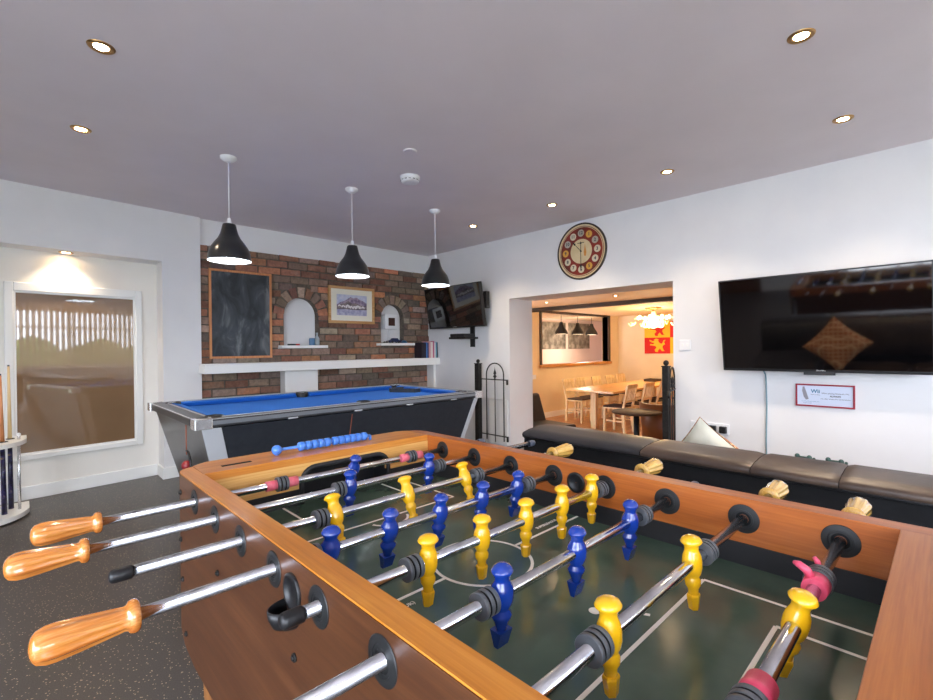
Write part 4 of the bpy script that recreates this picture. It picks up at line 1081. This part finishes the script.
# two canvases in the kitchen seen through the pass-through
def kpic(x0_, x1_, lb):
    t_ = thing('wall_canvas', ((x0_+x1_)/2, 7.6, 1.49), lb, 'canvas picture', 0, 'monochrome canvases in the kitchen')
    MB().box(-(x1_-x0_)/2, (x1_-x0_)/2, -.04, 0, -.37, .37).build('canvas', M['engraving'], t_)
kpic(10.15, 11.22, 'monochrome canvas hanging nearest the left post of the pass-through')
kpic(11.40, 12.48, 'second monochrome canvas right of the other, seen through the pass-through')
def kpend(x, y, z, lb):
    t_ = thing('pendant_lamp', (x, y, z), lb, 'pendant lamp', 0, 'black pendants in the kitchen')
    MB().lathe([(.165, 0), (.16, .03), (.14, .08), (.10, .14), (.065, .20), (.05, .25), (.042, .29), (.01, .30)], 32).build('lamp_shade', M['black'], t_)
    MB().lathe([(.158, .004), (.15, .02), (.001, .02)], 32).build('lit_diffuser', emis('warm_diffuser', (255, 226, 170), 1.6), t_)
    MB().cyl((0, 0, .30), (0, 0, 1.965-z), .006, n=8).build('cord', M['black'], t_)
kpend(9.78, 6.72, 1.50, 'black pendant in the kitchen seen through the pass-through, leftmost of three')
kpend(10.52, 6.72, 1.50, 'black pendant in the kitchen seen through the pass-through, middle of three')
kpend(11.20, 6.72, 1.50, 'black pendant in the kitchen seen through the pass-through, rightmost of three')

# heraldic quartered banner on the far wall
FG = thing('heraldic_banner', (11.398, 4.69, 1.385), 'quartered red and yellow banner with rearing lions on the far dining wall', 'banner', -PI/2)
red_, yel_ = mat('banner_red', (206, 28, 24), .7), mat('banner_yellow', (236, 190, 40), .7)
lion = [(-.03, -.15), (.02, -.15), (.015, -.12), (.05, -.07), (.09, -.13), (.14, -.13), (.12, -.10), (.10, -.04), (.11, .0), (.15, .03), (.13, .08), (.16, .13), (.12, .12), (.10, .06), (.08, .04), (.04, .07), (.02, .11), (.03, .15), (-.02, .165), (-.06, .14), (-.05, .11), (-.09, .11), (-.14, .14), (-.15, .11), (-.10, .075), (-.05, .06), (-.07, .03), (-.13, .04), (-.14, .01), (-.08, .0), (-.03, -.01), (-.01, -.05), (-.05, -.10)]
H_ = .395; W_ = .64
for ix in (0, 1):
    for iz in (0, 1):
        top = iz == 1; left = ix == 0
        cm = yel_ if (top == left) else red_
        lm = red_ if cm is yel_ else yel_
        xa = -W_ if left else 0
        MB().box(xa, xa+W_, -.012, 0, 0 if top else -H_, H_ if top else 0).build('quarter', cm, FG)
        sc_ = 1.05
        MB().prism([(xa+W_/2+u*sc_*1.25, (H_/2 if top else -H_/2)+v_*sc_) for u, v_ in lion], 'xz', -.015, -.012).build('lion', lm, FG)

# dining table
DT = thing('dining_table', (8.95, 4.41, ZR), 'long honey-coloured dining table beyond the opening', 'dining table')
MB().box(7.30, 10.6, 3.97, 4.92, ZR+.715, ZR+.75).build('table_top', M['tabletop'], DT, True, bevel=.006)
MB().box(7.70, 10.30, 4.36, 4.46, ZR+.66, ZR+.715).build('apron', M['palewood'], DT, True)
for x in (7.72, 10.2):
    for y in (4.56,): MB().box(x, x+.10, y, y+.11, ZR, ZR+.66).build('leg', M['palewood'], DT, True, bevel=.004)
MB().box(9.9, 10.15, 4.3, 4.55, ZR+.752, ZR+.80)
small('serving_tray', MB().box(-.18, .18, -.12, .12, 0, .012).box(-.18, -.17, -.12, .12, .012, .05).box(.17, .18, -.12, .12, .012, .05).box(-.17, .17, -.12, -.11, .012, .05).box(-.17, .17, .11, .12, .012, .05), M['brownwood'], (10.1, 4.55, ZR+.75), 'dark wooden tray at the far end of the dining table', 'tray')

def dchair():
    t_ = thing('dining_chair', (0, 0, 0), 'x', 'chair', 0, 'pale slat-back chairs around the dining table')
    # seat centre at origin, faces +y (towards the table)
    MB().prism([(-.205, .20), (.205, .20), (.185, -.19), (-.185, -.19)], 'xy', .425, .45).build('seat', M['palewood'], t_, bevel=.004)
    MB().prism([(-.195, .19), (.195, .19), (.175, -.17), (-.175, -.17)], 'xy', .4505, .475).build('seat_pad', M['seatpad'], t_, bevel=.008)
    for x in (-.175, .175): MB().box(x-.02, x+.02, .15, .19, 0, .425).build('leg', M['palewood'], t_)
    for x in (-.165, .165):
        MB().hexa([(x-.018, -.225, 0), (x+.018, -.225, 0), (x+.018, -.185, 0), (x-.018, -.185, 0), (x-.018, -.20, .4247), (x+.018, -.20, .4247), (x+.018, -.16, .4247), (x-.018, -.16, .4247)]).build('leg', M['palewood'], t_)
    b = MB()
    def bx(xa, xb, za, zb, d0=-.012, d1=.012):
        f = lambda z: -.185-(z-.45)*.22
        b.hexa([(xa, f(za)+d0, za), (xb, f(za)+d0, za), (xb, f(za)+d1, za), (xa, f(za)+d1, za), (xa, f(zb)+d0, zb), (xb, f(zb)+d0, zb), (xb, f(zb)+d1, zb), (xa, f(zb)+d1, zb)])
    bx(-.185, -.15, .452, .85, -.016, .016); bx(.15, .185, .452, .85, -.016, .016); bx(-.15, .15, .79, .86); bx(-.15, .15, .54, .575)
    for i in range(5): bx(-.12+.054*i, -.096+.054*i, .575, .79, -.006, .006)
    b.build('backrest', M['palewood'], t_)
    MB().box(-.175, -.155, -.19, .16, .20, .225).box(.155, .175, -.19, .16, .20, .225).build('stretcher', M['palewood'], t_)
    MB().box(-.155, .155, .155, .175, .30, .33).build('front_stretcher', M['palewood'], t_)
    return t_
ch0 = dchair(); first = True
fr_ = [(7.74, 4.42, 0), (8.34, 4.38, 0), (8.94, 4.36, 0), (9.56, 4.36, 0)]
bk_ = [(8.30, 5.06, PI), (8.78, 5.08, PI), (9.42, 5.06, PI), (10.05, 5.08, PI), (10.62, 5.1, PI)]
lbs = ['pale slat-back chair on the near side of the dining table, closest to the opening', 'pale slat-back chair, second along the near side of the dining table', 'pale slat-back chair, third along the near side of the dining table', 'pale slat-back chair at the far end of the near side of the dining table',
       'pale chair behind the dining table, nearest the dark armchair', 'pale chair behind the dining table, second from the opening end', 'middle pale chair of the row behind the dining table', 'pale chair behind the dining table, second from the far end', 'pale chair behind the dining table, at its far end']
for (x, y, rz), lb in zip(fr_+bk_, lbs):
    c = ch0 if first else ctree(ch0); first = False
    c.location = (x, y-.30 if rz == 0 else y+.22, ZR); c.rotation_euler = (0, 0, rz); c['label'] = lb
# shift legs of near-row chairs is real: they stand tucked under the table

# chandelier
CH = thing('chandelier', (9.4, 4.21, 1.965), 'ornate glowing chandelier with curled arms over the dining table', 'chandelier')
MB().lathe([(.16, -.0), (.16, -.02), (.08, -.04), (.02, -.05)][::-1], 24).cyl((0, 0, -.05), (0, 0, -.22), .02).build('canopy', M['spotring'], CH)
gl = emis('glowing_glass', (255, 205, 110), 2.2, (255, 240, 210))
MB().lathe([(.02, -.42), (.07, -.40), (.10, -.34), (.06, -.28), (.09, -.22), (.05, -.14), (.03, -.08)], 24).build('glass_stem', gl, CH)
for i in range(8):
    a = 2*PI*i/8+.2; ca, sa = math.cos(a), math.sin(a)
    pts = []
    for k_ in range(22):
        t__ = k_/21; th = t__*2.2*PI
        rad = .04+.28*t__; pts.append((ca*(rad+.09*math.sin(th)), sa*(rad+.09*math.sin(th)), -.28+.11*math.cos(th)-.03*t__))
    arm = MB().tube(pts, .011, 8).build('arm', gl, CH)
    pts = [(ca*(.40+.05*k_/4*2), sa*(.40+.05*k_/4*2), -.30-.06*math.sin(k_/4*PI)) for k_ in range(5)]
    MB().tube(pts, [.014, .012, .010, .008, .005], 8).build('leaf', gl, arm)
    MB().ball((ca*.30, sa*.30, -.20), .028, 12, 1.4).build('bulb', emis('chandelier_bulb', (255, 226, 160), 9), arm)

# round side table, tub chair, armchair
t_ = thing('side_table', (5.55, 2.71, ZR), 'small round dark bistro table just beyond the opening', 'side table')
MB().lathe([(.001, .695), (.29, .695), (.295, .70), (.295, .715), (.288, .72), (.001, .72)], 48).build('table_top', M['brownwood'], t_)
MB().cyl((0, 0, .02), (0, 0, .695), .035).build('pedestal', M['black'], t_)
MB().lathe([(.22, 0), (.22, .012), (.04, .03), (.035, .03)], 36).build('base', M['black'], t_)
t_ = thing('tub_chair', (6.15, 2.62, ZR), 'brown leather tub chair behind the right gate post', 'chair')
tb = MB(); n_ = 20; vs = []; fs = []
for k_, (ro, ri, z) in enumerate(((.26, .2, .15), (.31, .27, .78))):
    for i in range(n_+1):
        a = PI*.60+PI*1.2*i/n_
        vs += [(ro*math.cos(a), ro*math.sin(a), z), (ri*math.cos(a), ri*math.sin(a), z)]
m_ = 2*(n_+1)
for i in range(n_):
    a = 2*i; fs += [(a, a+2, a+2+m_, a+m_), (a+1, a+1+m_, a+3+m_, a+3), (a+m_, a+2+m_, a+3+m_, a+1+m_), (a, a+1, a+3, a+2)]
fs += [(0, m_, m_+1, 1), (2*n_, 2*n_+1, 2*n_+1+m_, 2*n_+m_)]
tb.add(vs, fs, True); tb.build('shell', M['tub'], t_)
MB().lathe([(.24, .2), (.25, .3), (.25, .42), (.22, .46), (.001, .465)], 28).build('seat', M['tub'], t_)
for a in (45, 135, 225, 315): MB().cyl((.17*math.cos(R(a)), .17*math.sin(R(a)), 0), (.17*math.cos(R(a)), .17*math.sin(R(a)), .205), .016).build('leg', M['brownwood'], t_)
t_.rotation_euler = (0, 0, R(10))
t_ = thing('armchair', (5.38, 4.0, ZR), 'dark leather armchair beside the left edge of the opening', 'armchair')
MB().prism(rr(-.33, .33, .12, .44, .05), 'xz', -.30, .32).build('seat', M['leatherdark'], t_, bevel=.01)
MB().hexa([(-.30, .22, .40), (.30, .22, .40), (.30, .36, .40), (-.30, .36, .40), (-.28, .36, .84), (.28, .36, .84), (.28, .46, .82), (-.28, .46, .82)]).build('backrest', M['leatherdark'], t_, bevel=.04, seg=4)
for x in (-.28, .28):
    for y in (-.24, .26): MB().cyl((x, y, 0), (x, y, .125), .02).build('leg', M['black'], t_)
t_.rotation_euler = (0, 0, R(-8))
plate_ = thing('light_switch', (7.80, 6.05, .55), 'cream light switch on the dining wall left of the pass-through', 'light switch')
MB().box(-.06, .06, -.01, 0, -.045, .045).build('face_plate', M['socket'], plate_)
for (x, y, lb, pw) in ((6.7, 4.9, 'ceiling spotlight in the dining room nearest the left side', 16), (6.7, 3.6, 'ceiling spotlight in the dining room in the middle of the opening', 16), (7.2, 2.4, 'ceiling spotlight in the dining room nearest the chandelier', 16), (9.6, 3.0, 'ceiling spotlight in the dining room beyond the beam', 14)):
    spot((x, y, 1.965), lb, power=pw, group='recessed spotlights in the dining room ceiling')

# ------------------------------------------------------------------ vertical blinds and the garden behind the camera
BL = thing('vertical_blind', (2.25, -1.94, 0), 'white vertical slat blind across the wide window behind the camera', 'blind')
MB().box(WX0-.02, WX1+.02, -1.97, -1.92, WZ1-.02, WZ1+.03).build('head_rail', M['white'], BL, True)
sl0 = None; bm_ = mat('blind_fabric', (206, 190, 166), .8)
nb = 38
for i in range(nb):
    x = WX0+.05+(WX1-WX0-.1)*i/(nb-1)
    if sl0 is None: sl0 = MB().box(-.0008, .0008, -.042, .042, WZ0+.01, WZ1-.02).build('slat', bm_, BL); o = sl0
    else: o = sl0.copy(); COL.objects.link(o); o.parent = BL
    o.location = (x-2.25, 0, 0); o.rotation_euler = (0, 0, R(-40))
struct(MB().box(-14, 12, -14, -2.15, -.1, -.02).box(-14, -2.8, -2.15, 8, -.1, -.02), 'ground', M['bounce_ground'])
hg = MB()
for i in range(60):
    x = -6+i*.3; hg.ball((x, -6.0+random.uniform(-.3, .3), (.35+random.uniform(-.1, .4))), .75, 10, 1.2)
tag(hg.build('garden_hedge', M['hedge']), 'leafy green hedge outside the window', 'hedge', kind='stuff')

# ------------------------------------------------------------------ lights
W = bpy.data.worlds.new('sky'); S.world = W; W.use_nodes = True
bg = W.node_tree.nodes['Background']; bg.inputs['Color'].default_value = (.77, .85, 1., 1); bg.inputs['Strength'].default_value = 9.
def portal(loc, rot, sx, sy):
    l = bpy.data.lights.new('window_portal', 'AREA'); l.shape = 'RECTANGLE'; l.size = sx; l.size_y = sy; l.cycles.is_portal = True
    o = bpy.data.objects.new('window_portal', l); COL.objects.link(o); o.location = loc; o.rotation_euler = rot
portal(((WX0+WX1)/2, -2.05, (WZ0+WZ1)/2), (-PI/2, 0, PI), WX1-WX0, WZ1-WZ0)
portal((-2.71, (PY0+PY1)/2, PZ1/2), (0, -PI/2, 0), PZ1, PY1-PY0)
portal((-1.2, -2.05, 1.05), (-PI/2, 0, PI), 2.4, 2.1)
def pt(loc, e, col, r=.05, name='lamp_light'):
    l = bpy.data.lights.new(name, 'POINT'); l.energy = e; l.color = col; l.shadow_soft_size = r
    o = bpy.data.objects.new(name, l); COL.objects.link(o); o.location = loc; return o
pt((9.4, 4.21, 1.45), 48, (1, .74, .42), .25)
pt((10.8, 6.75, 1.1), 22, (1, .85, .72), .2)

# ------------------------------------------------------------------ camera
cd = bpy.data.cameras.new('camera'); cd.sensor_width = 36; cd.lens = 465.7/933*36; cd.clip_start = .02
cam = bpy.data.objects.new('camera', cd); COL.objects.link(cam); S.camera = cam
yaw, pitch, roll = .7677, -.0048, -.0099
fwd = Vector((math.sin(yaw)*math.cos(pitch), math.cos(yaw)*math.cos(pitch), math.sin(pitch)))
r_ = Vector((math.cos(yaw), -math.sin(yaw), 0)); u_ = r_.cross(fwd)
r2 = r_*math.cos(roll)+u_*math.sin(roll); u2 = -r_*math.sin(roll)+u_*math.cos(roll)
mw = Matrix(((r2.x, u2.x, -fwd.x, 0), (r2.y, u2.y, -fwd.y, 0), (r2.z, u2.z, -fwd.z, 1.18), (0, 0, 0, 1)))
cam.matrix_world = mw

S.view_settings.view_transform = 'Standard'; S.view_settings.look = 'None'; S.view_settings.gamma = 1
S.view_settings.use_curve_mapping = False; S.view_settings.exposure = .9
S.cycles.max_bounces = 10; S.cycles.diffuse_bounces = 6; S.cycles.glossy_bounces = 5; S.cycles.transmission_bounces = 6
S.cycles.sample_clamp_indirect = 6
